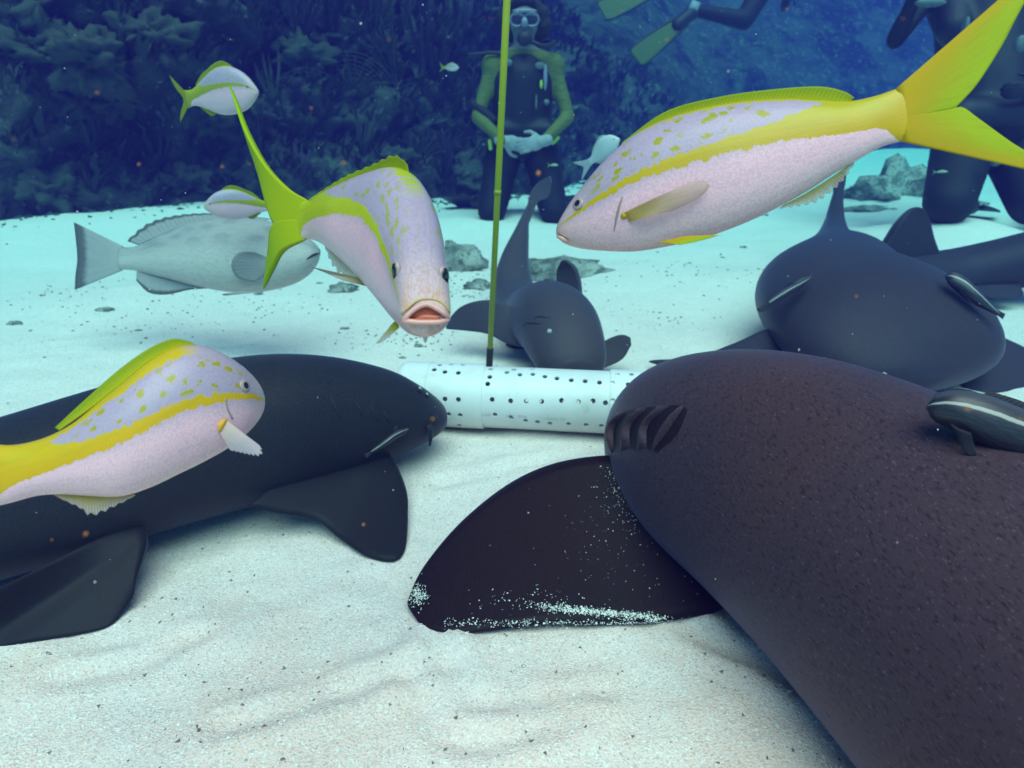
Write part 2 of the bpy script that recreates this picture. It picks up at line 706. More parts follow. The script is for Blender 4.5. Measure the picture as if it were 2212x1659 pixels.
# ------------------------------------------------------------------ sand floor
BANK = [G(880, 1350), G(960, 1392), G(1060, 1388), G(1180, 1376), G(1350, 1374), G(1500, 1362), G(1600, 1330)]
BANK = resample(np.array([b[:2] for b in BANK]), 90)
BUMPS = [(G(1500, 740), .22, .016), (G(1650, 610), .3, .03), (G(1400, 600), .35, .03), (G(1120, 470), .6, .05), (G(1700, 1600), .10, .012),
         (G(650, 1560), .16, .010), (G(900, 1450), .10, .008), (G(300, 650), .5, .04), (G(1900, 440), .8, .10), (G(2050, 470), .7, .06), (np.array([2.36, 3.50, 0]), .62, .17),
         (G(60, 520), .8, .10), (G(400, 480), .9, .12), (G(1600, 470), .9, .06)]


TRACKS = [resample(np.array([G(*q)[:2] for q in pl]), 60) for pl in (
    [(480, 1590), (700, 1520), (880, 1462), (980, 1440)], [(890, 1480), (960, 1590), (1080, 1600), (1260, 1560)], [(940, 1400), (1000, 1500), (1110, 1528), (1300, 1500)],
    [(1480, 1372), (1620, 1430), (1730, 1500)], [(120, 1480), (300, 1440), (430, 1380)], [(950, 1050), (1080, 1020), (1240, 985)], [(60, 760), (300, 742), (520, 752)], [(1420, 640), (1520, 610), (1640, 590)])]


def sandz(x, y):
    z = 0.010 * noise.noise((x * 2.3, y * 3.1, 1.7)) + 0.006 * noise.noise((x * 6.0, y * 8.5, 4.1))
    z += 0.0042 * noise.noise((x * 17, y * 24, 9.0)) + .004 * abs(noise.noise((x * 3.1 + y, y * 7.0, 5.0))) + .0012 * noise.noise((x * 60, y * 60, 3.0))
    far = min(1.0, max(0.0, (y - 1.6) / 3.0))
    z += far * (0.05 * noise.noise((x * .9, y * 1.1, 7.7)) + 0.016 * noise.noise((x * 3.6, y * 4.6, 2.2)))
    if 0.3 < y < 1.1 and -0.3 < x < .5:
        d2 = ((BANK[:, 0] - x) ** 2 + (BANK[:, 1] - y) ** 2).min()
        z += (.010 + .006 * noise.noise((x * 14, y * 14, 0))) * math.exp(-d2 / .0010)
    if .3 < y < 2.6 and -1.6 < x < 1.4:
        for tr in TRACKS:
            d2 = ((tr[:, 0] - x) ** 2 + (tr[:, 1] - y) ** 2).min()
            if d2 < .01:
                d_ = math.sqrt(d2)
                k_ = .7 + .6 * noise.noise((x * 9, y * 9, 2.0))
                z += k_ * (.008 * math.exp(-((d_ - .030) / .016) ** 2) - .006 * math.exp(-(d_ / .018) ** 2))
    for c, r, h in BUMPS:
        q = ((c[0] - x) ** 2 + (c[1] - y) ** 2) / (r * r)
        if q < 9:
            z += h * math.exp(-q * 1.5)
    return z


def axis(lo, hi, fine_lo, fine_hi, step, grow):
    a = list(np.arange(fine_lo, fine_hi, step))
    st, x = step, a[-1]
    while x < hi:
        st *= grow
        x += st
        a.append(x)
    st, x, b = step, a[0], []
    while x > lo:
        st *= grow
        x -= st
        b.append(x)
    return np.array(b[::-1] + a)


xs = axis(-60, 60, -.9, 1.0, .0125, 1.045)
ys = axis(-14, 64, .42, 1.5, .0125, 1.035)
VV = np.array([(x, y, sandz(x, y)) for y in ys for x in xs])
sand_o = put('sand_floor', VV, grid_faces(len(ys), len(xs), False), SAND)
tag(sand_o, kind='structure')

# ------------------------------------------------------------------ reef slope behind
REEF = mat_reef()
PATH = np.array([(-26, 1.0), (-12, 2.6), (-7, 3.3), (-4.6, 3.75), (-3.2, 4.25), (-2.0, 4.9), (-1.0, 5.6), (.2, 6.6), (1.5, 8.5), (2.9, 11.0), (5.6, 13.6), (10.8, 15.2), (24, 15.8), (48, 13.5)])  # far right stretch is added to block the bright sky behind the water
pr = resample(PATH, 260)
den = np.interp(np.linspace(0, 1, 330), np.linspace(0, 1, 260), np.arange(260))
sel = []
# finer steps where the camera looks
seg = np.linalg.norm(np.diff(pr, axis=0), axis=1)
arc = np.r_[0, np.cumsum(seg)]
near = np.exp(-((pr[:, 0] + 1.2) / 4.0) ** 2) * 5 + .7
cum = np.r_[0, np.cumsum((near[1:] + near[:-1]) / 2 * seg)]
pp = np.stack([np.interp(np.linspace(0, cum[-1], 380), cum, pr[:, k]) for k in (0, 1)], 1)
tg = np.gradient(pp, axis=0)
tg /= np.linalg.norm(tg, axis=1, keepdims=True)
nb = np.stack([-tg[:, 1], tg[:, 0]], 1)         # towards the back
TT = np.r_[np.linspace(0, 1, 110), [1.06, 1.2, 1.6, 2.4, 4.0]]
RV = np.zeros((len(pp), len(TT), 3))
for i, (p, b) in enumerate(zip(pp, nb)):
    for j, t in enumerate(TT):
        tc = min(t, 1.0)
        h = (2.40 + .85 * min(1.0, max(0.0, (p[1] - 8) / 6))) * (tc ** 0.85)  # raised at the far end to cover the sky
        back = 1.9 * tc ** 1.5 + max(0, t - 1) * 5.0
        q = Vector((p[0] + b[0] * back, p[1] + b[1] * back, h))
        n1 = noise.fractal(q * .55, .9, 2.1, 5) * .85
        n2 = noise.turbulence(q * 1.9, 4, True) * .38 - .2
        led = noise.noise(Vector((q.x * .8, q.y * .8, q.z * 2.6))) * .42
        n3 = noise.fractal(q * 6.5, .8, 2.1, 3) * .05
        a = min(1.0, tc * 5) * (1.0 if t <= 1 else .5) * (1 - .75 * min(1.0, max(0.0, (p[1] - 7.5) / 4)))
        out = -(n1 + n2 + led + n3) * a
        RV[i, j] = (q.x + b[0] * out, q.y + b[1] * out, h - .10 + n3 * a + .16 * a * noise.noise(q * 2.4))
reef_o = put('reef_slope', RV.reshape(-1, 3), grid_faces(len(pp), len(TT), False), REEF)
tag(reef_o, kind='structure')
reef_tree = BVHTree.FromPolygons([Vector(v) for v in RV.reshape(-1, 3)], grid_faces(len(pp), len(TT), False))


def reef_hit(px, py):
    r = Vector(unit(ray(px, py)))
    p, nrm, idx, dist = reef_tree.ray_cast(Vector(CAMP), r)
    if p is None:
        return None
    return np.array(p), np.array(nrm), dist


# ------------------------------------------------------------------ water that fills the place
bz0, bz1 = -1.2, 3.6
hv, hf = join([(np.array([(x, y, z) for z in (bz0, bz1) for y in (-15, 66) for x in (-62, 62)], float),
                [(0, 2, 3, 1), (4, 5, 7, 6), (0, 1, 5, 4), (2, 6, 7, 3), (0, 4, 6, 2), (1, 3, 7, 5)])])
HZ = bpy.data.materials.new('sea_water')
HZ.use_nodes = True
hn = HZ.node_tree
hn.nodes.clear()
ho = hn.nodes.new('ShaderNodeOutputMaterial')
hp = hn.nodes.new('ShaderNodeVolumePrincipled')
hn.links.new(hp.outputs[0], ho.inputs['Volume'])
hp.inputs['Color'].default_value = (.0135, .0088, .0790, 1)
hp.inputs['Absorption Color'].default_value = (.0266, .88, .903, 1)
hp.inputs['Density'].default_value = .36
hp.inputs['Anisotropy'].default_value = .3
haze = put('haze', hv, hf, HZ, smooth=False)
tag(haze, 'clear blue sea water filling the whole place', kind='stuff')

# ------------------------------------------------------------------ nurse sharks
SK_NEAR = mat_shark('shark_skin_near', (.062, .032, .041), 1.0, .6)
SK_FIN = mat_shark('shark_fin_near', (.013, .0055, .0085), .8, .7)
SK = mat_shark('shark_skin', (.0185, .0195, .0265), .7)
SK_BFIN = mat_shark('shark_fin_left', (.013, .0125, .0165), .5)
SK_PALE = mat_shark('shark_skin_grey', (.050, .044, .058), .4)
SK_D = mat_shark('shark_skin_right', (.036, .028, .043), .6)
SLIT = plain('gill_red', (.016, .0035, .0035), .5, .4, 40, .4)
GROOVE = plain('dark_groove', (.012, .011, .012), .7, .2, 40, 0)
EYE_PALE = plain('shark_eye', (.30, .33, .30), .2, .3, 120, 0, .6)


def spine_loft(st, sub=6, n=44, roll=None, e=.95):
    st = np.array(st, float)
    C = st[:, :3]
    T = np.gradient(C, axis=0)
    U, Sd, dn = [], [], []
    for k in range(len(st)):
        t = unit(T[k])
        sd_ = unit(np.cross(t, [0, 0, 1]))
        up = np.cross(sd_, t)
        if roll is not None and roll[k]:
            a = math.radians(roll[k])
            sd_, up = sd_ * math.cos(a) + up * math.sin(a), up * math.cos(a) - sd_ * math.sin(a)
        U.append(up * st[k, 4])
        Sd.append(sd_ * st[k, 3])
        dn.append(st[k, 5] / st[k, 4])
    return Loft(C, U, Sd, dn, sub, n, e)


def make_shark(label, st, skin, fins, base, roll=None, n=44, fskin=None):
    t = thing('nurse_shark', label, 'shark', base, 'nurse sharks resting on the sand')
    L = spine_loft(st, n=n, roll=roll)
    put('body', L.V, L.F, skin, t, rest=L.R)
    for nm, A, B, th in fins:
        v, f, r = sheet(A, B, 34, 16, th, edge=.12)
        put(nm, v, f, fskin or skin, t, rest=r)
    return t, L


def line_on(L, pts, off=.0015, n=14):
    out = []
    for px, py in resample(np.array(pts, float), n):
        p, nr = L.hit(px, py)
        out.append(p + nr * off)
    return np.array(out)


def strip_on(L, a, b, off, n=16, m=5, dome=0.0):
    """patch lying on a body between two picture curves"""
    A, B = resample(np.array(a, float), n), resample(np.array(b, float), n)
    V = []
    for i in range(n):
        for j in range(m):
            q = A[i] + (B[i] - A[i]) * j / (m - 1)
            p, nr = L.hit(*q)
            V.append(p + nr * (off + dome * math.sin(math.pi * j / (m - 1)) * math.sin(math.pi * min(1, .02 + .98 * i / (n - 1))) ** .6))
    return np.array(V), grid_faces(n, m, False)


# near shark on the right: head away from the camera, body running out of the frame
stA = [(.350, 1.245, .075, .012, .010, .010), (.338, 1.225, .085, .085, .055, .06), (.322, 1.16, .105, .125, .10, .09),
       (.316, 1.06, .140, .155, .15, .13), (.345, .95, .165, .178, .180, .16), (.400, .83, .175, .188, .200, .17),
       (.455, .68, .18, .19, .205, .18), (.50, .50, .18, .19, .205, .18), (.54, .28, .175, .185, .195, .175),
       (.60, .0, .165, .165, .17, .16), (.67, -.35, .14, .12, .13, .13), (.74, -.75, .11, .07, .08, .09),
       (.80, -1.2, .09, .035, .05, .06), (.84, -1.55, .09, .012, .02, .02)]
leadA = [G(1420, 985, .17), G(1325, 988, .145), G(1200, 1012, .12), G(1100, 1060, .09), G(1000, 1140, .060), G(920, 1232, .034), G(880, 1302, .020)]
trailA = [G(1560, 1190, .09), G(1575, 1300, .03), G(1500, 1332, .022), G(1350, 1348, .020), G(1180, 1348, .020), G(1060, 1362, .018), G(975, 1368, .018), G(912, 1350, .018), G(882, 1312, .018)]
finA = [('pectoral_fin', leadA, trailA, .034),
        ('pectoral_fin', [(.50, .90, .13), (.62, .93, .09), (.74, .92, .04), (.80, .86, .015)], [(.56, .72, .10), (.66, .70, .03), (.74, .74, .012), (.80, .84, .012)], .03),
        ('dorsal_fin', [(.62, .0, .28), (.64, -.05, .40), (.66, -.14, .48)], [(.66, -.22, .24), (.67, -.24, .33), (.67, -.24, .45)], .03),
        ('tail_fin', [(.78, -1.1, .13), (.86, -1.6, .20), (.92, -1.95, .26)], [(.78, -1.15, .05), (.88, -1.65, .07), (.92, -1.98, .22)], .02)]
sharkA, LA = make_shark('big brown nurse shark with open red gills in right foreground', stA, SK_NEAR, finA, (.45, .7, 0), n=64, fskin=SK_FIN)
slits = [([(1328, 893), (1305, 925), (1313, 978)], [(1333, 894), (1322, 930), (1321, 980)]),
         ([(1362, 886), (1329, 922), (1327, 974)], [(1376, 885), (1356, 928), (1337, 976)]),
         ([(1400, 880), (1364, 920), (1362, 968)], [(1418, 879), (1394, 928), (1374, 970)]),
         ([(1448, 876), (1402, 918), (1398, 968)], [(1474, 876), (1437, 928), (1409, 970)]),
         ([(1478, 880), (1443, 932), (1412, 973)], [(1486, 884), (1463, 938), (1420, 978)])]
for k, (a, b) in enumerate(slits):
    v, f = strip_on(LA, a, b, .0010, 22, 7)
    put('gill_slit', v, f, SLIT, sharkA)
    if k < 4:
        v, f = strip_on(LA, b, slits[k + 1][0], .0006, 26, 11, .0120)
        put('gill_flap', v, f, SK_NEAR, sharkA)

# shark on the left, head against the pipe
stB = [(-.150, 1.312, .080, .012, .010, .010), (-.166, 1.300, .084, .050, .036, .034), (-.205, 1.272, .096, .080, .066, .058), (-.262, 1.235, .112, .103, .096, .085),
       (-.36, 1.17, .132, .120, .125, .115), (-.46, 1.10, .142, .130, .140, .125), (-.60, 1.005, .142, .130, .138, .12), (-.78, .88, .135, .122, .118, .115),
       (-1.0, .73, .12, .10, .10, .11), (-1.3, .52, .10, .07, .07, .085), (-1.7, .25, .085, .035, .04, .05), (-2.0, .05, .08, .012, .02, .02)]
finB = [('pectoral_fin', [G(700, 945, .13), G(790, 935, .10), G(822, 968, .075), G(852, 1015, .05), G(872, 1075, .025), G(880, 1130, .012)],
         [G(535, 1092, .075), G(600, 1108, .055), G(680, 1122, .035), G(730, 1160, .015), G(790, 1200, .006), G(848, 1212, .004), G(874, 1190, .005), G(880, 1140, .01)], .030),
        ('pelvic_fin', [G(300, 1120, .09), G(318, 1165, .07), G(300, 1235, .04), G(280, 1300, .015)],
         [G(-60, 1300, .085), G(-90, 1405, .012), G(60, 1388, .006), G(180, 1368, .004), G(240, 1350, .004), G(272, 1312, .012)], .024),
        ('dorsal_fin', [(-.98, .74, .19), (-1.04, .71, .30), (-1.12, .66, .35)], [(-1.2, .6, .15), (-1.2, .6, .24), (-1.2, .6, .33)], .02),
        ('pectoral_fin', [(-.38, 1.25, .10), (-.42, 1.36, .06), (-.50, 1.44, .02)], [(-.56, 1.13, .08), (-.58, 1.26, .03), (-.56, 1.42, .012)], .025),
        ('tail_fin', [(-1.6, .33, .12), (-2.1, -.02, .22), (-2.5, -.3, .26)], [(-1.7, .25, .05), (-2.1, -.05, .08), (-2.5, -.32, .22)], .016)]
sharkB, LB = make_shark('dark nurse shark at left whose snout touches the white pipe', stB, SK, finB, (-.6, 1.0, 0), n=56, fskin=SK_BFIN)
for a in ([(712, 852), (722, 875), (738, 907)], [(768, 866), (776, 882), (786, 902)], [(800, 876), (808, 892), (818, 910)], [(828, 886), (834, 900), (840, 914)]):
    p = line_on(LB, a, .0005, 10)
    v, f = tube(p, .0028 * np.sin(np.linspace(.15, 3.0, 10)), 8)
    put('gill_slit', v, f, GROOVE, sharkB)
for px, py, rr in ((903, 843, .008), (919, 854, .006)):
    p, nr = LB.hit(px, py)
    v, f = ellip(p, *(np.eye(3) * rr), 14, 8)
    e = put('eye', v, f, SK if rr < .007 else SK, sharkB)
    v, f = ellip(p + nr * rr * .55, *(np.eye(3) * rr * .6), 12, 8)
    put('pupil', v, f, EYE_PALE, e)
p0, nr = LB.hit(925, 918)
v, f = tube([p0, p0 + [0.004, -.004, -.012], p0 + [.004, -.006, -.028], p0 + [.002, -.008, -.042]], [.006, .0048, .004, .0022], 8)
put('barbel', v, f, SK, sharkB)
p0, nr = LB.hit(938, 904)
v, f = ellip(p0, *(np.eye(3) * .008), 12, 8)
put('nostril_flap', v, f, SK, sharkB)

# shark behind the pipe, head down, tail raised
cC = [(1246, 806, 1.565, .045, .03, .03), (1238, 792, 1.60, .085, .06, .05), (1224, 752, 1.68, .104, .095, .07), (1206, 712, 1.78, .114, .115, .09),
      (1180, 690, 1.90, .112, .115, .10), (1145, 680, 2.03, .092, .09, .09), (1118, 660, 2.15, .080, .08, .08), (1108, 620, 2.27, .070, .075, .075),
      (1112, 565, 2.40, .052, .060, .06), (1126, 508, 2.53, .029, .040, .04), (1136, 468, 2.64, .014, .022, .022), (1146, 440, 2.72, .008, .014, .014)]
stC = [tuple(Y(a, b, c)) + (d, e_, f_) for a, b, c, d, e_, f_ in cC]
finC = [('pectoral_fin', [Y(1135, 700, 1.88), Y(1100, 662, 1.90), Y(1055, 650, 1.92), Y(1000, 662, 1.93), Y(962, 700, 1.93)],
         [Y(1150, 755, 1.80), Y(1095, 742, 1.84), Y(1055, 722, 1.87), Y(1010, 715, 1.90), Y(964, 711, 1.92)], .022),
        ('pectoral_fin', [Y(1268, 770, 1.75), Y(1310, 735, 1.76), Y(1342, 723, 1.76), Y(1362, 730, 1.76)],
         [Y(1278, 800, 1.70), Y(1312, 792, 1.72), Y(1345, 775, 1.74), Y(1364, 745, 1.75)], .02),
        ('pelvic_fin', [Y(1125, 735, 2.02), Y(1100, 742, 2.02), Y(1088, 755, 2.01)], [Y(1140, 770, 1.95), Y(1110, 770, 1.96), Y(1083, 768, 1.98)], .014),
        ('dorsal_fin', [Y(1250, 715, 1.98), Y(1256, 640, 2.02), Y(1246, 585, 2.04), Y(1222, 561, 2.05)],
         [Y(1190, 700, 2.0), Y(1205, 640, 2.05), Y(1202, 590, 2.08), Y(1212, 563, 2.06)], .022),
        ('dorsal_fin', [Y(1212, 690, 2.08), Y(1205, 640, 2.12), Y(1196, 612, 2.13), Y(1184, 602, 2.14)],
         [Y(1165, 690, 2.1), Y(1164, 640, 2.14), Y(1168, 612, 2.15), Y(1178, 603, 2.14)], .018),
        ('tail_fin', [Y(1133, 488, 2.58), Y(1142, 430, 2.74), Y(1160, 397, 2.86), Y(1188, 380, 2.95)],
         [Y(1143, 482, 2.58), Y(1162, 437, 2.74), Y(1184, 425, 2.86), Y(1192, 392, 2.95)], .014)]
sharkC, LC = make_shark('grey nurse shark behind the white pipe with its tail raised', stC, SK_PALE, finC, Y(1190, 790, 1.9) * [1, 1, 0], n=48)
for a in ([(1128, 706), (1140, 698), (1172, 700)], [(1150, 690), (1165, 684), (1190, 688)]):
    p = line_on(LC, a, .0, 10)
    v, f = tube(p, .0022 * np.sin(np.linspace(.2, 2.9, 10)), 8)
    put('gill_slit', v, f, GROOVE, sharkC)
p, nr = LC.hit(1187, 716)
v, f = ellip(p, *(np.eye(3) * .007), 12, 8)
e = put('eye', v, f, EYE_PALE, sharkC)

# broad shark at the right, facing the camera, tail bent to the right
stD = [(1.03, 1.50, .07, .03, .02, .02), (1.02, 1.53, .085, .17, .055, .06), (1.01, 1.60, .11, .255, .10, .10), (1.005, 1.72, .14, .290, .145, .135), (1.01, 1.88, .160, .285, .155, .155),
       (1.025, 2.06, .165, .238, .158, .15), tuple(Y(1815, 590, 2.28)) + (.175, .145, .14), tuple(Y(1805, 556, 2.50)) + (.118, .108, .11), tuple(Y(1800, 524, 2.70)) + (.072, .075, .08), tuple(Y(1802, 488, 2.88)) + (.045, .05, .05),
       tuple(Y(1806, 448, 3.02)) + (.030, .035, .035), tuple(Y(1812, 410, 3.14)) + (.020, .03, .03), tuple(Y(1817, 382, 3.22)) + (.012, .015, .02)]
finD = [('pectoral_fin', [Y(1690, 720, 1.78), Y(1655, 716, 1.80), Y(1590, 748, 1.79), Y(1500, 780, 1.78), Y(1402, 781, 1.80)],
         [Y(1690, 800, 1.68), Y(1600, 800, 1.70), Y(1520, 800, 1.73), Y(1460, 799, 1.75), Y(1404, 783, 1.79)], .03),
        ('pectoral_fin', [Y(2090, 700, 1.85), Y(2140, 726, 1.80), Y(2200, 755, 1.78), Y(2290, 800, 1.75)],
         [Y(2080, 860, 1.62), Y(2150, 850, 1.62), Y(2230, 840, 1.66), Y(2300, 815, 1.72)], .03),
        ('tail_fin', [Y(1808, 440, 3.02), Y(1812, 405, 3.12), Y(1816, 380, 3.2), Y(1820, 372, 3.3)],
         [Y(1808, 452, 3.10), Y(1814, 420, 3.2), Y(1820, 395, 3.3), Y(1824, 380, 3.4)], .05)]
sharkD, LD = make_shark('broad nurse shark facing the camera behind the near right shark', stD, SK_D, finD, (1.05, 1.9, 0), n=56)
# another shark crossing behind it
stE = [tuple(Y(1760, 640, 2.42)) + (.02, .015, .015), tuple(Y(1790, 632, 2.45)) + (.09, .06, .06), tuple(Y(1860, 620, 2.50)) + (.12, .09, .085), tuple(Y(1950, 610, 2.55)) + (.13, .105, .09), tuple(Y(2050, 598, 2.58)) + (.12, .105, .085),
       tuple(Y(2150, 578, 2.56)) + (.115, .105, .09), tuple(Y(2260, 556, 2.52)) + (.11, .11, .10), tuple(Y(2400, 530, 2.46)) + (.085, .09, .09), tuple(Y(2560, 510, 2.4)) + (.05, .06, .06), tuple(Y(2760, 500, 2.3)) + (.02, .03, .03), tuple(Y(2860, 495, 2.25)) + (.008, .01, .01)]
finE = [('dorsal_fin', [Y(1870, 570, 2.50), Y(1908, 528, 2.51), Y(1938, 482, 2.52), Y(1964, 454, 2.53), Y(1984, 447, 2.53)],
         [Y(2072, 604, 2.56), Y(2040, 565, 2.56), Y(2020, 520, 2.55), Y(2010, 480, 2.54), Y(1998, 452, 2.53)], .034),
        ('pelvic_fin', [Y(2080, 620, 2.46), Y(2110, 636, 2.42), Y(2140, 645, 2.40)], [Y(2200, 610, 2.46), Y(2210, 636, 2.42), Y(2190, 646, 2.40)], .02),
        ('tail_fin', [Y(2600, 495, 2.38), Y(2850, 440, 2.25), Y(3000, 420, 2.2)], [Y(2620, 530, 2.36), Y(2860, 520, 2.25), Y(3010, 440, 2.2)], .014)]
sharkE, LE = make_shark('nurse shark with rounded dorsal fin half hidden at the right edge', stE, SK_D, finE, Y(2100, 640, 2.55) * [1, 1, 0], n=44)
p, nr = LD.hit(1909, 811)
v, f = ellip(p, *(np.eye(3) * .008), 12, 8)
put('eye', v, f, EYE_PALE, sharkD)

# ------------------------------------------------------------------ perforated pipe
PVC = Mat('white_plastic')
pv = PVC.obj()
c = PVC.mix(PVC.step(PVC.noise(pv, 7, 4), .4, .7), (.70, .68, .68), (.60, .59, .58))
c = PVC.mix(PVC.step(PVC.noise(PVC.scale(pv, (30, 200, 200)), 1, 3, .7), .66, .78, 0, .35), c, (.45, .42, .40))
c = PVC.mix(PVC.step(PVC.noise(pv, 16, 5, .7), .56, .74, 0, .45), c, (.38, .42, .36))
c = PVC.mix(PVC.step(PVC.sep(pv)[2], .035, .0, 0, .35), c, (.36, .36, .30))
PVC.bump(PVC.noise(pv, 60, 3), .06, .003)
PVC = PVC.fin(c, .38, .4)
PA = np.array([-.258, 1.445, .0745])
PB = np.array([.358, 1.371, .0745])
pax = unit(PB - PA)
plen = np.linalg.norm(PB - PA)
pz = np.array([0, 0, 1.0])
py_ = np.cross(pz, pax)                           # pointing away from the camera


def pipe_pt(a, ang, r):
    return PA + pax * a + r * (math.cos(ang) * -py_ + math.sin(ang) * pz)


def tube_shell(prof, n=72):
    """closed lathe round the pipe axis; prof = [(along, radius)]"""
    V = []
    for a, r in prof:
        V += [pipe_pt(a, 2 * math.pi * k / n, r) for k in range(n)]
    m = len(prof)
    Fc = grid_faces(m, n)
    for j in range(n):
        Fc.append(((m - 1) * n + j, (m - 1) * n + (j + 1) % n, (j + 1) % n, j))
    return np.array(V), Fc


def drilled(name, prof, holes, parent):
    v, f = tube_shell(prof)
    o = put(name, v, f, PVC, parent)
    bm = bmesh.new()
    bm.from_mesh(o.data)
    bmesh.ops.recalc_face_normals(bm, faces=bm.faces)
    bm.to_mesh(o.data)
    bm.free()
    parts = []
    for a, ang, r in holes:
        parts.append(tube([pipe_pt(a, ang, .045), pipe_pt(a, ang, .115)], r, 14))
    tv, tf = join(parts)
    tool = put('drill', tv - origin_of(o), tf, PVC)
    tool.location = o.parent.location
    bm = bmesh.new()
    bm.from_mesh(tool.data)
    bmesh.ops.recalc_face_normals(bm, faces=bm.faces)
    bm.to_mesh(tool.data)
    bm.free()
    bpy.context.view_layer.update()
    md = o.modifiers.new('b', 'BOOLEAN')
    md.operation = 'DIFFERENCE'
    md.object = tool
    md.solver = 'EXACT'
    me = evaluated(o)
    o.modifiers.clear()
    o.data = me
    me.polygons.foreach_set('use_smooth', np.ones(len(me.polygons), bool))
    try:
        me.set_sharp_from_angle(angle=math.radians(38))
    except Exception:
        pass
    bpy.data.objects.remove(tool)
    return o


pipe = thing('feeding_pipe', 'white perforated plastic feeding pipe lying on the sand', 'pipe', ((PA[0] + PB[0]) / 2, (PA[1] + PB[1]) / 2, 0))


def pipe_uv(px, py, r=.0715):
    """where a picture point lands on the pipe: along, angle"""
    rr = unit(ray(px, py))
    o = CAMP - PA
    a2 = rr - pax * rr.dot(pax)
    o2 = o - pax * o.dot(pax)
    A, B, C = a2.dot(a2), 2 * a2.dot(o2), o2.dot(o2) - r * r
    disc = B * B - 4 * A * C
    t = (-B - math.sqrt(max(disc, 0))) / (2 * A)
    q = CAMP + rr * t - PA
    al = q.dot(pax)
    q = q - pax * al
    return al, math.atan2(q.dot(pz), q.dot(-py_))


RI = .0660
aL = pipe_uv(1040, 850)[0]
aR = pipe_uv(1318, 850)[0]
hr = .0056
mid_px = [(1058, 814), (1053, 829), (1095, 804), (1123, 809), (1151, 808), (1177, 813), (1203, 817), (1234, 821), (1264, 823), (1295, 826),
          (1063, 863), (1103, 866), (1137, 866), (1170, 867), (1213, 865), (1249, 868), (1281, 866), (1308, 870),
          (1069, 896), (1104, 902), (1135, 909), (1161, 912), (1188, 915), (1228, 916), (1266, 918), (1299, 920),
          (1110, 798), (1060, 797), (1150, 797)]
left_px = [(938, 798), (961, 803), (990, 805), (939, 862), (961, 862), (990, 863), (969, 895), (994, 897), (950, 788), (975, 787), (1000, 788), (962, 917), (992, 919)]
right_px = [(1334, 808), (1364, 808), (1323, 827), (1357, 830), (1324, 866), (1351, 869), (1334, 918)]
hm = [pipe_uv(*q) + (hr,) for q in mid_px]
hm = [(min(max(a, aL + .012), aR - .008), g, r) for a, g, r in hm]
hm += [(aL + .03 + k * .03, g, hr) for k in range(8) for g in (2.2, 2.9, 3.6)]
hl = [pipe_uv(*q, r=.0755) + (hr,) for q in left_px]
hl += [(.05 + k * .03, g, hr) for k in range(3) for g in (2.2, 2.9)]
hrr = [pipe_uv(*q, r=.0755) + (hr,) for q in right_px]
drilled('tube', [(aL - .03, .0712), (aR + .03, .0712), (aR + .03, RI), (aL - .03, RI)], hm, pipe)
drilled('coupling', [(.004, .0700), (.012, .0742), (.02, .0750), (aL - .004, .0752), (aL, .0742), (aL, .0716), (.026, .0716), (.0, .0664)], hl, pipe)
drilled('coupling', [(aR, .0742), (aR + .004, .0752), (plen - .02, .0750), (plen - .006, .0728), (plen, .068), (plen - .012, .0716), (aR, .0716)], hrr, pipe)
# end plug of the left cap
V = [pipe_pt(.006, 2 * math.pi * k / 40, .0695) for k in range(40)] + [pipe_pt(.012, 2 * math.pi * k / 40, .0695) for k in range(40)] + [pipe_pt(.002, 0, 0), pipe_pt(.012, 0, 0)]
Fc = [(k, (k + 1) % 40, 40 + (k + 1) % 40, 40 + k) for k in range(40)] + [((k + 1) % 40, k, 80) for k in range(40)] + [(40 + k, 40 + (k + 1) % 40, 81) for k in range(40)]
put('end_cap', V, Fc, PVC, pipe)
for a_, b_ in ((pipe_uv(916, 850, .0755)[0], .0754),):
    ring = [pipe_pt(a_, 2 * math.pi * k / 60, b_) for k in range(61)]
    v, f = tube(ring, .0008, 6, caps=False)
    put('seam', v, f, plain('seam_grey', (.6, .6, .6), .5, .1, 50, 0), pipe)
# faded print
INK = plain('faded_ink', (.46, .44, .44), .7, .35, 300, 0)


def pipe_print(text, px, py, size):
    cu = bpy.data.curves.new('print', 'FONT')
    cu.body = text
    cu.size = size
    cu.resolution_u = 2
    o = bpy.data.objects.new('print', cu)
    COL.objects.link(o)
    bpy.context.view_layer.update()
    me = evaluated(o)
    bpy.data.objects.remove(o)
    a0, g0 = pipe_uv(px, py)
    co = np.zeros(len(me.vertices) * 3)
    me.vertices.foreach_get('co', co)
    co = co.reshape(-1, 3)
    V = np.array([pipe_pt(a0 + x, g0 + y / .0716, .0716) for x, y, z in co])
    Fc = [tuple(p.vertices) for p in me.polygons]
    put('print', V, Fc, INK, pipe, smooth=False)


pipe_print('SAC  LINE', 1018, 897, .010)
pipe_print('SCC  DDA', 1094, 901, .010)
pipe_print('IANO  CF', 1180, 907, .010)

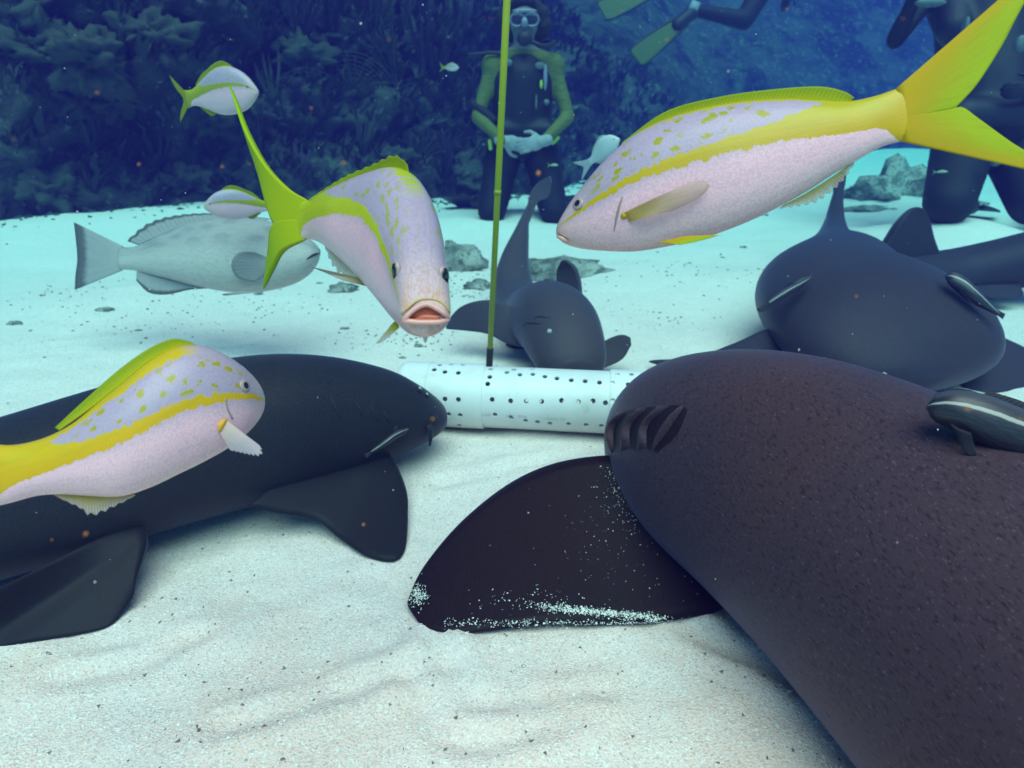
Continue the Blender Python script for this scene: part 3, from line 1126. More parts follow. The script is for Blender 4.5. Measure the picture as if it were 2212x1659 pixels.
# ------------------------------------------------------------------ yellow-green pole
POLE = Mat('pole_fibreglass')
pv = POLE.obj()
c = POLE.mix(POLE.step(POLE.noise(POLE.scale(pv, (8, 8, 3)), 1, 4), .3, .75), (.22, .30, .008), (.34, .36, .01))
c = POLE.mix(POLE.step(POLE.noise(pv, 120, 2), .66, .74, 0, .5), c, (.45, .46, .1))
POLE.bump(POLE.noise(pv, 200, 2), .1, .001)
POLE = POLE.fin(c, .45, .4)
BLK = plain('black_rubber', (.012, .012, .014), .6, .3, 60, .2)
q0, q1 = D(1056, 808, 1.545), D(1097, -40, 1.12)
pole = thing('pole', 'long yellow green pole standing on the white pipe', 'pole', q0)
qd = unit(q1 - q0)
ql = np.linalg.norm(q1 - q0)
qa = q0 + qd * .068
v, f = tube([qa, qa + qd * .45 * ql, qa + qd * .46 * ql, q1 + qd * .35], [.0062, .0062, .0064, .0064], 18)
put('shaft', v, f, POLE, pole)
v, f = tube([q0 - qd * .004, q0, q0 + qd * .066, q0 + qd * .07], [.006, .0078, .0078, .0068], 18)
put('ferrule', v, f, BLK, pole)
v, f = tube([qa + qd * .452 * ql, qa + qd * .462 * ql], [.0072, .0072], 18)
put('joint_ring', v, f, POLE, pole)

# ------------------------------------------------------------------ fish
FIN_GOLD = mat_fin('fin_gold', GOLD, (.34, .43, .001), 120, .10, edge=GOLD)
FIN_GREEN = mat_fin('fin_green', (.36, .42, .001), (.22, .42, .001), 90, .12)
FIN_DORSAL = mat_fin('fin_dorsal', (.45, .46, .001), (.27, .36, .003), 60, .25)
FIN_CLEAR = mat_fin('fin_clear', (.62, .48, .14), (.76, .58, .50), 30, .5, clear=.6)
FIN_WHITE = mat_fin('fin_white', (.80, .62, .55), (.74, .62, .66), 22, .5, clear=.45)
LIP = plain('lip_pink', (.74, .33, .28), .35, .12, 60, .1, .5)
MOUTH = plain('mouth_red', (.42, .055, .02), .5, .4, 50, .3)
GILL = plain('gill_line', (.34, .22, .18), .5, .2, 80, 0)


def fish_loft(st, sub=6, n=36, e=.92, flat=False):
    """stations (top x, top y, bottom x, bottom y, view depth, half width)"""
    st = np.array(st, float)
    T = np.array([D(a[0], a[1], a[4]) for a in st])
    B = np.array([D(a[2], a[3], a[4]) for a in st])
    C = (T + B) / 2
    U = (T - B) / 2
    ax = np.gradient(C, axis=0)
    Sd = []
    for k in range(len(st)):
        sdv = unit(np.cross(ax[k], U[k]))
        if Sd and sdv.dot(Sd[-1]) < 0:
            sdv = -sdv
        Sd.append(sdv)
    Sd = np.array(Sd)
    # smooth the side directions along the body
    for _ in range(2):
        P = Sd.copy()
        Sd[1:-1] = (P[:-2] + 2 * P[1:-1] + P[2:])
        Sd = np.array([unit(q) for q in Sd])
    return Loft(C, U, Sd * st[:, 5:6], None, sub, n, e)


def px_fin(A, B, n, m, th, **kw):
    """A, B lists of (px, py, depth)"""
    return sheet([D(*a) for a in A], [D(*b) for b in B], n, m, th, **kw)


def eye_on(L, px, py, r, parent, squash=.30, pup=.60):
    p, nr = L.hit(px, py)
    u = unit(np.cross(nr, [0.1, 0.2, 1]))
    w = np.cross(nr, u)
    v, f = ellip(p, u * r, w * r, nr * r * squash, 18, 10)
    e = put('eye', v, f, EYE_RIM, parent)
    v, f = ellip(p + nr * r * squash * .62, u * r * pup, w * r * pup, nr * r * squash * .48, 16, 10)
    put('pupil', v, f, EYE_PUPIL, e)
    return e


def back_fin(L, s0, s1, hts, v=1.0, n=60, m=8, th=.0022, lean=.25, teeth=0, rag=0.0):
    """fin standing on the back (v=1) or belly (v=-1)"""
    A, B = [], []
    ss = np.linspace(s0, s1, 14)
    hh = np.interp(np.linspace(0, 1, 14), np.linspace(0, 1, len(hts)), hts)
    for s, h in zip(ss, hh):
        b = L.at(s, v * .97)
        ax, up, sd_ = L.axes(s)
        A.append(b)
        B.append(b + unit(up) * v * h * L.len + ax * h * lean * L.len)
    return sheet(A, B, n, m, th, teeth=teeth, rag=rag)


# --- big snapper at upper right
st1 = [(1204, 498, 1207, 512, .615, .004), (1212, 478, 1222, 527, .612, .012), (1234, 440, 1256, 537, .607, .0185), (1264, 400, 1306, 542, .60, .0235),
       (1308, 348, 1368, 543, .592, .0285), (1368, 296, 1436, 533, .583, .031), (1438, 260, 1514, 515, .575, .032), (1520, 236, 1588, 490, .566, .031),
       (1602, 222, 1664, 456, .558, .028), (1684, 216, 1738, 416, .550, .0235), (1762, 218, 1800, 376, .543, .0185), (1832, 220, 1852, 346, .537, .0130),
       (1890, 208, 1902, 318, .532, .0088), (1938, 191, 1948, 306, .528, .0050), (1976, 174, 1988, 309, .525, .0018)]
L1 = fish_loft(st1, n=44)
SN1 = mat_snapper('snapper_skin', GOLD, 0, .55, 1, 2.3)
f1 = thing('snapper', 'large silvery snapper with gold stripe swimming left, upper right', 'fish', L1.at(.5), 'yellowtail snappers')
put('body', L1.V, L1.F, SN1, f1, rest=L1.R)
d_ = .527
v, f, r = px_fin([(1935, 192, d_), (1942, 220, d_), (1945, 248, d_), (1947, 278, d_), (1950, 306, d_)],
                 [(2330, -150, .50), (2255, -60, .503), (2205, 20, .506), (2160, 105, .51), (2108, 185, .514), (2062, 236, .518), (2078, 232, .517), (2120, 262, .514), (2190, 312, .508), (2260, 350, .503), (2370, 400, .495)],
                 90, 22, .0064, edge=.3)
put('tail_fin', v, f, FIN_GOLD, f1, rest=r)
v, f, r = px_fin([(1335, 326, .59), (1440, 262, .577), (1560, 230, .562), (1700, 218, .549), (1836, 222, .537)],
                 [(1345, 306, .588), (1440, 240, .575), (1560, 208, .560), (1680, 192, .549), (1770, 187, .541), (1822, 197, .537), (1846, 211, .535)], 80, 8, .0026)
put('dorsal_fin', v, f, FIN_DORSAL, f1, rest=r)
v, f, r = px_fin([(1690, 445, .554), (1740, 418, .550), (1800, 380, .544), (1838, 352, .539)],
                 [(1680, 452, .553), (1760, 440, .549), (1815, 400, .543), (1850, 350, .538)], 60, 8, .0018, teeth=11, rag=.3)
put('anal_fin', v, f, FIN_CLEAR, f1, rest=r)
v, f, r = px_fin([(1420, 524, .562), (1450, 518, .560), (1480, 510, .558)], [(1470, 529, .556), (1520, 518, .553), (1556, 507, .550)], 24, 10, .0022)
put('pelvic_fin', v, f, FIN_GOLD, f1, rest=r)
A, B = [], []
for (x0, y0), (x1, y1) in zip([(1346, 461), (1350, 465), (1354, 469), (1358, 474), (1360, 479)], [(1490, 396), (1520, 392), (1530, 404), (1505, 428), (1455, 452)]):
    p, nr = L1.hit(x0, y0)
    A.append(p + nr * .0012)
    p, nr = L1.hit(x1, y1)
    B.append(p + nr * .0075)
v, f, r = sheet(A, B, 40, 14, .0007, bow=L1.hit(1430, 430)[1] * .006)
put('pectoral_fin', v, f, FIN_CLEAR, f1, rest=r)
p, nr = L1.hit(1348, 466)
v, f = ellip(p, *(np.eye(3) * .0028), 12, 8)
put('fin_spot', v, f, FIN_GOLD, f1)
eye_on(L1, 1249, 440, .0058, f1)
v, f = tube(line_on(L1, [(1345, 424), (1338, 446), (1332, 470), (1326, 500)], .0002, 14), .0009 * np.sin(np.linspace(.3, 3.0, 14)) + .0002, 8)
put('gill_cover', v, f, GILL, f1)
v, f = tube(line_on(L1, [(1206, 504), (1216, 507), (1230, 517)], .0001, 10), .0011 * np.sin(np.linspace(.6, 3.0, 10)) + .0001, 8)
put('mouth', v, f, GILL, f1)
v, f = tube(line_on(L1, [(1206, 510), (1216, 514), (1228, 522)], .0006, 10), .0024 * np.sin(np.linspace(.6, 2.9, 10)), 8)
put('lip', v, f, LIP, f1)

# --- snapper facing the camera
st2 = [(918, 650, 920, 700, .470, .0135), (917, 622, 921, 721, .477, .0178), (912, 572, 916, 728, .494, .0202), (908, 505, 902, 724, .518, .0232),
       (902, 442, 882, 706, .543, .0268), (890, 394, 856, 676, .568, .0300), (866, 364, 828, 644, .596, .0315), (818, 374, 794, 606, .628, .0310),
       (762, 395, 752, 566, .657, .0270), (712, 416, 712, 535, .684, .0190), (676, 432, 676, 518, .705, .0095), (648, 434, 645, 517, .720, .0030), (632, 432, 630, 520, .728, .0012)]
L2 = fish_loft(st2, n=48, e=.9)
SN2 = mat_snapper('snapper_skin_front', (.44, .45, .001), -.03, .85, .8, 7.7)  # yellow shifted to green for how the light falls on this fish
f2 = thing('snapper', 'snapper facing the camera with open red mouth, tail curved left', 'fish', L2.at(.5), 'yellowtail snappers')
put('body', L2.V, L2.F, SN2, f2, rest=L2.R)
v1, fc1, r1 = px_fin([(664, 432, .712), (622, 406, .725), (574, 355, .738), (534, 285, .75), (508, 215, .76), (495, 183, .765)],
                     [(660, 484, .712), (598, 488, .735), (576, 446, .742), (556, 372, .75), (529, 290, .757), (498, 190, .765)], 60, 16, .007, edge=.2)
v2, fc2, r2 = px_fin([(662, 517, .712), (612, 542, .73), (588, 582, .745), (570, 624, .765)], [(660, 474, .712), (592, 482, .735), (578, 545, .75), (568, 620, .765)], 50, 16, .007, edge=.2)
v, f = join([(v1, fc1), (v2, fc2)])
put('tail_fin', v, f, FIN_GREEN, f2, rest=np.vstack([r1[:, [1, 0, 2]], r2[:, [1, 0, 2]]]))
v, f, r = px_fin([(884, 380, .588), (860, 366, .606), (810, 378, .636), (752, 398, .664), (690, 424, .697), (664, 434, .712)],
                 [(880, 352, .590), (850, 334, .607), (800, 356, .637), (745, 380, .665), (700, 408, .693), (668, 430, .712)], 110, 10, .0026, teeth=13, rag=.16)
put('dorsal_fin', v, f, FIN_DORSAL, f2, rest=r)
v, f, r = px_fin([(700, 522, .692), (740, 545, .672), (790, 590, .642)], [(700, 530, .690), (715, 572, .680), (740, 600, .668), (792, 612, .640)], 40, 10, .0016, teeth=8, rag=.25)
put('anal_fin', v, f, FIN_CLEAR, f2, rest=r)
v, f, r = px_fin([(816, 608, .604), (818, 616, .602), (816, 624, .6)], [(664, 574, .64), (700, 588, .635), (740, 606, .62)], 20, 12, .0016)
put('pectoral_fin', v, f, mat_fin('fin_yellow_white', (.42, .33, .03), (.55, .46, .4), 12, .4), f2, rest=r)
v, f, r = px_fin([(852, 694, .54), (858, 700, .535), (862, 708, .53)], [(812, 742, .545), (822, 740, .54), (840, 728, .535)], 20, 12, .002)
put('pelvic_fin', v, f, mat_fin('fin_olive', (.42, .42, .02), (.60, .55, .5), 10, .3), f2, rest=r)
v, f, r = px_fin([(912, 722, .512), (918, 724, .511), (926, 722, .510)], [(916, 738, .515), (919, 741, .515), (922, 737, .514)], 12, 8, .0016)
put('pelvic_fin', v, f, FIN_WHITE, f2, rest=r)
for ex, ey in ((853, 583), (971, 587)):
    c0 = D(ex, ey, .497)
    nr = unit(np.array([-1.0 if ex < 900 else 1.0, -.55, .05]))
    p, nr2, i_, d__ = L2.tree().find_nearest(Vector(c0))
    p = np.array(p)
    w = unit(np.cross(nr, [0, 0, 1]))
    z_ = np.cross(w, nr)
    v, f = ellip(p - nr * .0002, w * .0058, z_ * .0076, nr * .0030, 18, 10)
    e = put('eye', v, f, EYE_RIM, f2)
    v, f = ellip(p + nr * .0016, w * .0044, z_ * .0062, nr * .0019, 16, 10)
    put('pupil', v, f, EYE_PUPIL, e)
# lips and open mouth
mo = [(874, 690), (884, 676), (900, 663), (918, 655), (930, 656), (946, 664), (960, 673), (969, 686), (952, 692), (930, 693), (905, 693), (888, 691), (874, 690)]


def front2(px, py, lift):
    p, nr = L2.hit(px, py)
    return p + np.array([0, -1, 0]) * lift


rim = np.array([front2(*q, .0040) for q in resample(np.array(mo, float), 44)])
v, f = tube(rim, .0019, 10, caps=False)
lips = put('lips', v, f, LIP, f2)
cm = rim.mean(0)
V = [cm + (p - cm) * .96 + [0, .0012, 0] for p in rim] + [cm + [0, .0030, 0]]
put('mouth', V, [(i, (i + 1) % 44, 44) for i in range(44)], MOUTH, f2)
v, f = ellip(cm + [0.001, .0022, -.0024], (.0090, 0, 0), (0, .0016, 0), (0, 0, .0026), 16, 8)
put('tongue', v, f, plain('tongue', (.62, .13, .07), .4, .2, 50, 0), f2)
up_l = [front2(*q, .0008) for q in resample(np.array([(868, 678), (882, 664), (900, 650), (920, 645), (945, 648), (962, 660), (971, 674)], float), 26)]
v, f = tube(up_l, .0009, 8)
put('upper_jaw_edge', v, f, plain('jaw_edge', (.55, .36, .12), .5, .2, 60, 0), f2)

# --- snapper at lower left, tail out of the frame
st3 = [(548, 862, 547, 886, .602, .005), (541, 832, 538, 906, .595, .0155), (524, 802, 520, 935, .585, .0215), (490, 772, 488, 965, .570, .0265),
       (440, 748, 440, 995, .555, .030), (384, 748, 385, 1023, .543, .032), (328, 776, 325, 1052, .533, .032), (272, 822, 265, 1071, .525, .030),
       (216, 868, 206, 1071, .519, .026), (156, 916, 140, 1067, .513, .021), (95, 946, 85, 1070, .508, .016), (30, 961, 20, 1087, .503, .012), (-32, 958, -38, 1100, .500, .008)]
L3 = fish_loft(st3, n=44)
SN3 = mat_snapper('snapper_skin_left', (.70, .34, .001), .045, .35, 1, 4.1)  # more golden yellow: lighting on this fish put into its skin colour
f3 = thing('snapper', 'snapper with gold stripe and white pectoral fin, lower left foreground', 'fish', L3.at(.5), 'yellowtail snappers')
put('body', L3.V, L3.F, SN3, f3, rest=L3.R)
v, f, r = px_fin([(430, 748, .556), (384, 750, .545), (328, 778, .534), (272, 824, .526), (200, 880, .518), (128, 930, .511)],
                 [(410, 738, .552), (372, 732, .543), (318, 755, .533), (255, 800, .525), (185, 862, .517), (118, 924, .510)], 80, 8, .0028)
put('dorsal_fin', v, f, FIN_DORSAL, f3, rest=r)
v, f, r = px_fin([(-28, 958, .5), (-32, 1000, .5), (-34, 1050, .5), (-36, 1100, .5)],
                 [(-330, 740, .48), (-220, 880, .485), (-130, 1030, .49), (-200, 1170, .485), (-300, 1330, .48)], 60, 16, .0032, edge=.35)
put('tail_fin', v, f, FIN_GOLD, f3, rest=r)
v, f, r = px_fin([(112, 1066, .51), (180, 1070, .517), (240, 1071, .523), (290, 1068, .527)],
                 [(128, 1076, .508), (175, 1100, .512), (200, 1116, .514), (262, 1088, .522), (294, 1070, .526)], 60, 10, .0018, teeth=9, rag=.2)
put('anal_fin', v, f, FIN_CLEAR, f3, rest=r)
A, B = [], []
for (x0, y0), (x1, y1, dd) in zip([(488, 907), (480, 920), (474, 934)], [(566, 966, .53), (562, 986, .526), (498, 974, .535)]):
    p, nr = L3.hit(x0, y0)
    A.append(p + nr * .0006)
    B.append(D(x1, y1, dd))
v, f, r = sheet(A, B, 70, 16, .0009, teeth=9, rag=.07)
put('pectoral_fin', v, f, FIN_WHITE, f3, rest=r)
v, f = tube(line_on(L3, [(488, 905), (478, 915), (472, 932)], .0008, 10), .0024 * np.sin(np.linspace(.3, 2.9, 10)), 8)
put('fin_spot', v, f, plain('fin_orange', (.72, .32, .01), .5, .2, 60, 0), f3)
eye_on(L3, 529, 833, .0056, f3)
v, f = tube(line_on(L3, [(486, 860), (492, 885), (502, 905)], .0001, 10), .0008, 8)
put('gill_cover', v, f, GILL, f3)


def small_fish(name, label, nose, tail, d0, d1, deep, skin, fin_mat, group, tail_len=.22, fork=.5, cat='fish', wide=.085, arch=0.0, eye=True, eye_side=1):
    """a fish seen at a distance: nose and tail-base picture points and depths"""
    N, T = D(*nose, d0), D(*tail, d1)
    ax = unit(T - N)
    Ln = np.linalg.norm(T - N)
    side = unit(np.cross(ax, [0, 0, 1]))
    up = np.cross(side, ax)
    sf = [0, .04, .1, .2, .35, .5, .65, .8, .9, 1]
    tp = np.array([.012, .05, .10, .15, .185, .18, .14, .085, .058, .06]) * deep
    bt = np.array([.012, .04, .07, .11, .13, .13, .105, .065, .05, .06]) * deep
    wd = np.array([.012, .035, .055, .075, .088, .082, .06, .034, .022, .014]) * wide / .085
    C = [N + ax * Ln * s + up * Ln * ((a - b) / 2 + arch * math.sin(s * math.pi)) for s, a, b in zip(sf, tp, bt)]
    U = [up * Ln * (a + b) / 2 for a, b in zip(tp, bt)]
    Sd = [side * Ln * w for w in wd]
    L = Loft(C, U, Sd, None, 4, 24, .92)
    t = thing(name, label, cat, L.at(.5), group)
    put('body', L.V, L.F, skin, t, rest=L.R)
    e = T
    v, f, r = sheet([e + up * Ln * .055 * deep, e, e - up * Ln * .055 * deep],
                    [e + ax * Ln * tail_len + up * Ln * .27, e + ax * Ln * tail_len * .75 + up * Ln * .14, e + ax * Ln * tail_len * (1 - fork), e + ax * Ln * tail_len * .75 - up * Ln * .14, e + ax * Ln * tail_len - up * Ln * .25],
                    40, 10, Ln * .008, edge=.4)
    put('tail_fin', v, f, fin_mat, t, rest=r)
    v, f, r = back_fin(L, .28, .82, [.02, .06, .055, .045, .05, .02], 1.0, 40, 6, Ln * .007)
    put('dorsal_fin', v, f, fin_mat, t, rest=r)
    v, f, r = back_fin(L, .62, .82, [.02, .06, .04, .015], -1.0, 24, 6, Ln * .007)
    put('anal_fin', v, f, fin_mat, t, rest=r)
    if eye:
        for sg in (1, -1):
            p = L.at(.10, .28, sg * .93)
            nr = side * sg
            v, f = ellip(p, ax * Ln * .018, up * Ln * .018, nr * Ln * .010, 12, 8)
            q = put('eye', v, f, EYE_RIM, t)
            v, f = ellip(p + nr * Ln * .006, ax * Ln * .010, up * Ln * .010, nr * Ln * .006, 10, 8)
            put('pupil', v, f, EYE_PUPIL, q)
    return t, L


FIN_FAR = mat_fin('fin_far', (.28, .29, .01), (.25, .30, .01), 20, .2)
SN4 = mat_snapper('snapper_skin_far', (.30, .28, .01), -.02, .5, .35, 9.9)
small_fish('snapper', 'pale snapper with green stripe before the dark reef, upper left', (558, 198), (402, 214), 1.60, 1.66, 1.62, SN4, FIN_FAR, 'yellowtail snappers', .16, .75)
small_fish('snapper', 'pale snapper just above the grouper, half hidden by a green tail', (440, 447), (588, 446), 1.62, 1.68, 1.45, SN4, FIN_FAR, 'yellowtail snappers')
small_fish('snapper', 'tiny pale snapper left of the kneeling diver', (991, 147), (958, 146), 3.7, 3.75, 1.2, SN4, FIN_FAR, 'yellowtail snappers', .3)

# --- grouper
GR = Mat('grouper_skin')
r_ = GR.attr('rest')
s_, v_, z_ = GR.sep(r_)
gv = GR.scale(r_, (9, 3.2, 1))
blot = GR.step(GR.voro(gv, 1.0), .25, .55)
back = GR.step(v_, .0, .5)
c = GR.mix(GR.step(v_, -.3, .6), (.52, .46, .42), (.34, .32, .31))
c = GR.mix(GR.math('MULTIPLY', GR.math('SUBTRACT', 1.0, blot), GR.math('MULTIPLY', back, .45)), c, (.15, .16, .17))
c = GR.mix(GR.step(GR.noise(GR.scale(r_, (40, 16, 3)), 1, 4), .4, .7, 0, .25), c, (.20, .2, .2))
GR.bump(GR.voro(GR.scale(r_, (130, 40, 6)), 1.0, rand=.3), .15, .002)
GR = GR.fin(c, .5, .35)
FIN_GR = mat_fin('fin_grouper', (.40, .37, .36), (.38, .36, .36), 30, .15, dark=(.70, .86, (.12, .115, .12)))
stG = [(691, 538, 690, 552, 1.80, .008), (676, 522, 680, 572, 1.80, .030), (648, 503, 656, 598, 1.81, .050), (606, 484, 616, 618, 1.82, .066),
       (548, 472, 556, 630, 1.84, .076), (480, 472, 490, 630, 1.86, .076), (420, 484, 425, 618, 1.88, .064), (366, 504, 366, 603, 1.90, .048),
       (320, 524, 320, 592, 1.92, .032), (288, 534, 288, 584, 1.93, .022), (262, 534, 262, 582, 1.94, .014)]
LG = fish_loft(stG, n=36)
gr = thing('grouper', 'pale grey grouper with dark-edged fins swimming right over the sand', 'fish', LG.at(.5) * [1, 1, 0] + [0, 0, .2])
put('body', LG.V, LG.F, GR, gr, rest=LG.R)
v, f, r = px_fin([(266, 532, 1.94), (264, 550, 1.94), (262, 568, 1.94), (264, 584, 1.94)], [(160, 480, 1.97), (165, 520, 1.97), (168, 560, 1.97), (164, 594, 1.97), (162, 626, 1.97)], 44, 12, .010, edge=.4)
put('tail_fin', v, f, FIN_GR, gr, rest=r)
v, f, r = px_fin([(300, 530, 1.925), (340, 514, 1.91), (400, 490, 1.89), (480, 473, 1.86), (575, 476, 1.83)], [(272, 520, 1.93), (318, 482, 1.915), (380, 464, 1.895), (470, 460, 1.865), (585, 472, 1.83)], 60, 8, .009, teeth=15, rag=.12)
put('dorsal_fin', v, f, FIN_GR, gr, rest=r)
v, f, r = px_fin([(296, 586, 1.92), (340, 596, 1.91), (400, 610, 1.89), (446, 622, 1.87)], [(294, 606, 1.92), (322, 632, 1.91), (362, 636, 1.895), (408, 626, 1.88), (448, 623, 1.87)], 50, 8, .008)
put('anal_fin', v, f, FIN_GR, gr, rest=r)
A, B = [], []
for (x0, y0), (x1, y1) in zip([(590, 560), (588, 566), (586, 572), (584, 578), (581, 584)], [(556, 546), (524, 548), (508, 570), (520, 594), (556, 602)]):
    p, nr = LG.hit(x0, y0)
    A.append(p + nr * .002)
    p, nr = LG.hit(x1, y1)
    B.append(p + nr * .018)
v, f, r = sheet(A, B, 24, 10, .006)
put('pectoral_fin', v, f, mat_fin('fin_grouper_dark', (.34, .32, .31), (.27, .26, .26), 14, .1), gr, rest=r)
v, f, r = px_fin([(520, 628, 1.80), (545, 630, 1.79), (570, 630, 1.785)], [(478, 636, 1.79), (485, 638, 1.785), (500, 637, 1.78)], 16, 8, .006)
put('pelvic_fin', v, f, FIN_GR, gr, rest=r)
v, f = tube(line_on(LG, [(690, 547), (678, 550), (662, 560)], .001, 10), .003 * np.sin(np.linspace(.4, 2.9, 10)), 8)
put('mouth', v, f, GROOVE, gr)
eye_on(LG, 632, 516, .011, gr)

# --- pale fish turning behind the big snapper
PALE = plain('pale_silver', (.52, .54, .54), .4, .12, 20, .1)
small_fish('jack_fish', 'plain pale fish behind the head of the big snapper', (1338, 300), (1272, 352), 2.5, 2.62, 1.55, PALE, mat_fin('fin_pale', (.5, .52, .52), (.5, .52, .54), 14, .2), None, .42, .55)

FIN_SL = mat_fin('fin_sliver', (.3, .36, .2), (.3, .36, .22), 10, .2)
SLIV = plain('sliver_green', (.30, .40, .26), .4, .15, 30, .1)
small_fish('small_fish', 'tiny slender green fish in front of the kneeling diver', (1206, 357), (1187, 357), 2.9, 2.92, .75, SLIV, FIN_SL, 'tiny slender fish')
small_fish('small_fish', 'tiny slender pale fish left of the black diver leg', (2048, 371), (2020, 372), 2.9, 2.92, .75, SLIV, FIN_SL, 'tiny slender fish')

# --- remoras
REM = Mat('remora_skin')
r_ = REM.attr('rest')
s_, v_, z_ = REM.sep(r_)
vj = REM.math('ADD', v_, REM.math('MULTIPLY', REM.noise(REM.scale(r_, (20, 1, 1)), 1, 2), .08))
w1 = REM.math('MULTIPLY', REM.step(vj, .22, .28), REM.step(vj, .44, .38))
c = REM.mix(REM.step(REM.noise(r_, 14, 3), .4, .7), (.014, .013, .02), (.03, .028, .04))
c = REM.mix(REM.step(v_, .55, .8), c, (.055, .05, .065))
c = REM.mix(w1, c, (.36, .33, .30))
REM_M = REM.fin(c, .4, .45)
FIN_DK = mat_fin('fin_dark', (.02, .018, .026), (.035, .032, .042), 14, .1)


def remora(label, st, fins, e_px=None):
    L = fish_loft(st, n=24, e=.85)
    t = thing('remora', label, 'fish', L.at(.4), 'remoras clinging to the sharks')
    put('body', L.V, L.F, REM_M, t, rest=L.R)
    for nm, A, B in fins:
        v, f, r = px_fin(A, B, 20, 8, .003)
        put(nm, v, f, FIN_DK, t, rest=r)
    v, f, r = back_fin(L, .03, .22, [.004, .012, .012, .004], 1.0, 16, 4, .010, teeth=8, rag=.3)
    put('sucking_disc', v, f, FIN_DK, t, rest=r)
    if e_px:
        eye_on(L, e_px[0], e_px[1], e_px[2], t)
    return L


def depth_on(L, px, py):
    p, nr = L.hit(px, py)
    return float((p - CAMP).dot(FW))


d1 = depth_on(LA, 2050, 930) - .012
LR1 = remora('black remora with white stripe on the near shark back, right edge',
             [(2003, 874, 2003, 884, d1, .004), (2020, 852, 2016, 908, d1 - .004, .014), (2060, 842, 2050, 926, d1 - .010, .020), (2120, 850, 2106, 956, d1 - .016, .022),
              (2200, 880, 2186, 990, d1 - .022, .022), (2290, 922, 2276, 1016, d1 - .03, .019), (2390, 972, 2380, 1034, d1 - .036, .012), (2470, 1010, 2465, 1040, d1 - .04, .005)],
             [('pectoral_fin', [(2052, 915, d1 - .030), (2070, 925, d1 - .034), (2098, 935, d1 - .036)], [(2082, 975, d1 - .03), (2096, 988, d1 - .03), (2110, 985, d1 - .032)]),
              ('dorsal_fin', [(2120, 852, d1 - .016), (2200, 880, d1 - .02), (2280, 920, d1 - .028)], [(2140, 845, d1 - .016), (2220, 872, d1 - .02), (2290, 915, d1 - .028)]),
              ('tail_fin', [(2465, 1010, d1 - .04), (2465, 1040, d1 - .04)], [(2540, 1000, d1 - .045), (2530, 1075, d1 - .045)])])
d2 = depth_on(LD, 1740, 640) - .02
remora('small remora hanging tail down on the left of the broad shark',
       [(1752, 592, 1748, 600, d2 + .02, .004), (1742, 596, 1738, 612, d2 + .01, .010), (1722, 606, 1724, 626, d2, .013), (1700, 620, 1702, 638, d2 - .01, .012), (1678, 636, 1682, 649, d2 - .015, .008), (1658, 652, 1662, 660, d2 - .02, .004)],
       [('tail_fin', [(1660, 650, d2 - .02), (1664, 660, d2 - .02)], [(1634, 668, d2 - .02), (1640, 673, d2 - .02), (1652, 672, d2 - .02)]),
        ('pectoral_fin', [(1718, 622, d2 - .006), (1732, 618, d2)], [(1690, 632, d2 - .02), (1704, 640, d2 - .02)]),
        ('dorsal_fin', [(1708, 610, d2 - .01), (1694, 622, d2 - .014)], [(1728, 603, d2 - .02), (1712, 610, d2 - .02)])])
d3 = depth_on(LD, 2060, 640) - .02
remora('striped remora on the right flank of the broad shark',
       [(2042, 596, 2046, 602, d3 + .02, .005), (2060, 586, 2048, 614, d3 + .01, .014), (2086, 602, 2068, 630, d3, .019), (2112, 628, 2094, 650, d3 - .01, .018), (2140, 656, 2128, 668, d3 - .02, .010), (2160, 676, 2156, 682, d3 - .03, .004)],
       [('tail_fin', [(2152, 668, d3 - .03), (2150, 678, d3 - .03)], [(2172, 678, d3 - .03), (2166, 690, d3 - .03)]),
        ('pectoral_fin', [(2072, 628, d3 - .01), (2084, 640, d3 - .015)], [(2100, 655, d3 - .02), (2112, 664, d3 - .02)])])
d4 = depth_on(LB, 850, 945) - .03
remora('thin striped remora under the snout of the left shark',
       [(880, 924, 880, 929, d4 + .03, .003), (868, 926, 872, 938, d4 + .02, .006), (850, 935, 855, 948, d4 + .01, .007), (832, 949, 838, 960, d4, .006), (816, 962, 822, 970, d4 - .005, .004), (800, 974, 804, 979, d4 - .01, .002)],
       [('dorsal_fin', [(862, 930, d4 + .015), (848, 937, d4 + .01)], [(856, 920, d4 + .012), (852, 922, d4 + .01)]),
        ('tail_fin', [(802, 973, d4 - .01), (804, 980, d4 - .01)], [(786, 982, d4 - .012), (792, 990, d4 - .012)])])

# ------------------------------------------------------------------ divers
NEO = plain('black_neoprene', (.004, .004, .006), .75, .3, 25, .3)
NEO2 = plain('black_nylon', (.006, .006, .009), .6, .4, 40, .4)
SKINM = plain('face_skin', (.42, .30, .26), .5, .1, 30, .1)
GLOVE = plain('pale_glove', (.27, .27, .28), .7, .15, 40, .3)
MASK = plain('mask_frame', (.16, .16, .22), .35, .2, 30, 0)
LENS = glossy_dark('mask_lens', (.030, .012, .035), .08)
LIME = plain('lime_plastic', (.22, .50, .02), .5, .15, 30, 0)
TEAL = plain('grey_teal_patch', (.07, .12, .12), .6, .3, 40, .2)
GREENFIN = mat_fin('swim_fin_green', (.045, .10, .015), (.036, .085, .014), 5, 0)
HAIR = plain('dark_hair', (.012, .010, .012), .8, .4, 50, .6)


def suit(top, low, zsplit):
    M = Mat('wetsuit')
    v = M.obj()
    z = M.sep(v)[2]
    nz = M.noise(v, 18, 4)
    f_ = M.step(M.math('ADD', z, M.math('MULTIPLY', nz, .02)), zsplit, zsplit + .01)
    c = M.mix(f_, low, top)
    c = M.mix(M.step(nz, .4, .7, 0, .3), c, tuple(k * .6 for k in top) if False else (.05, .07, .02))
    M.bump(M.noise(M.scale(v, (1, 1, 2.2)), 22, 3), .5, .012)
    return M.fin(c, .7, .2)


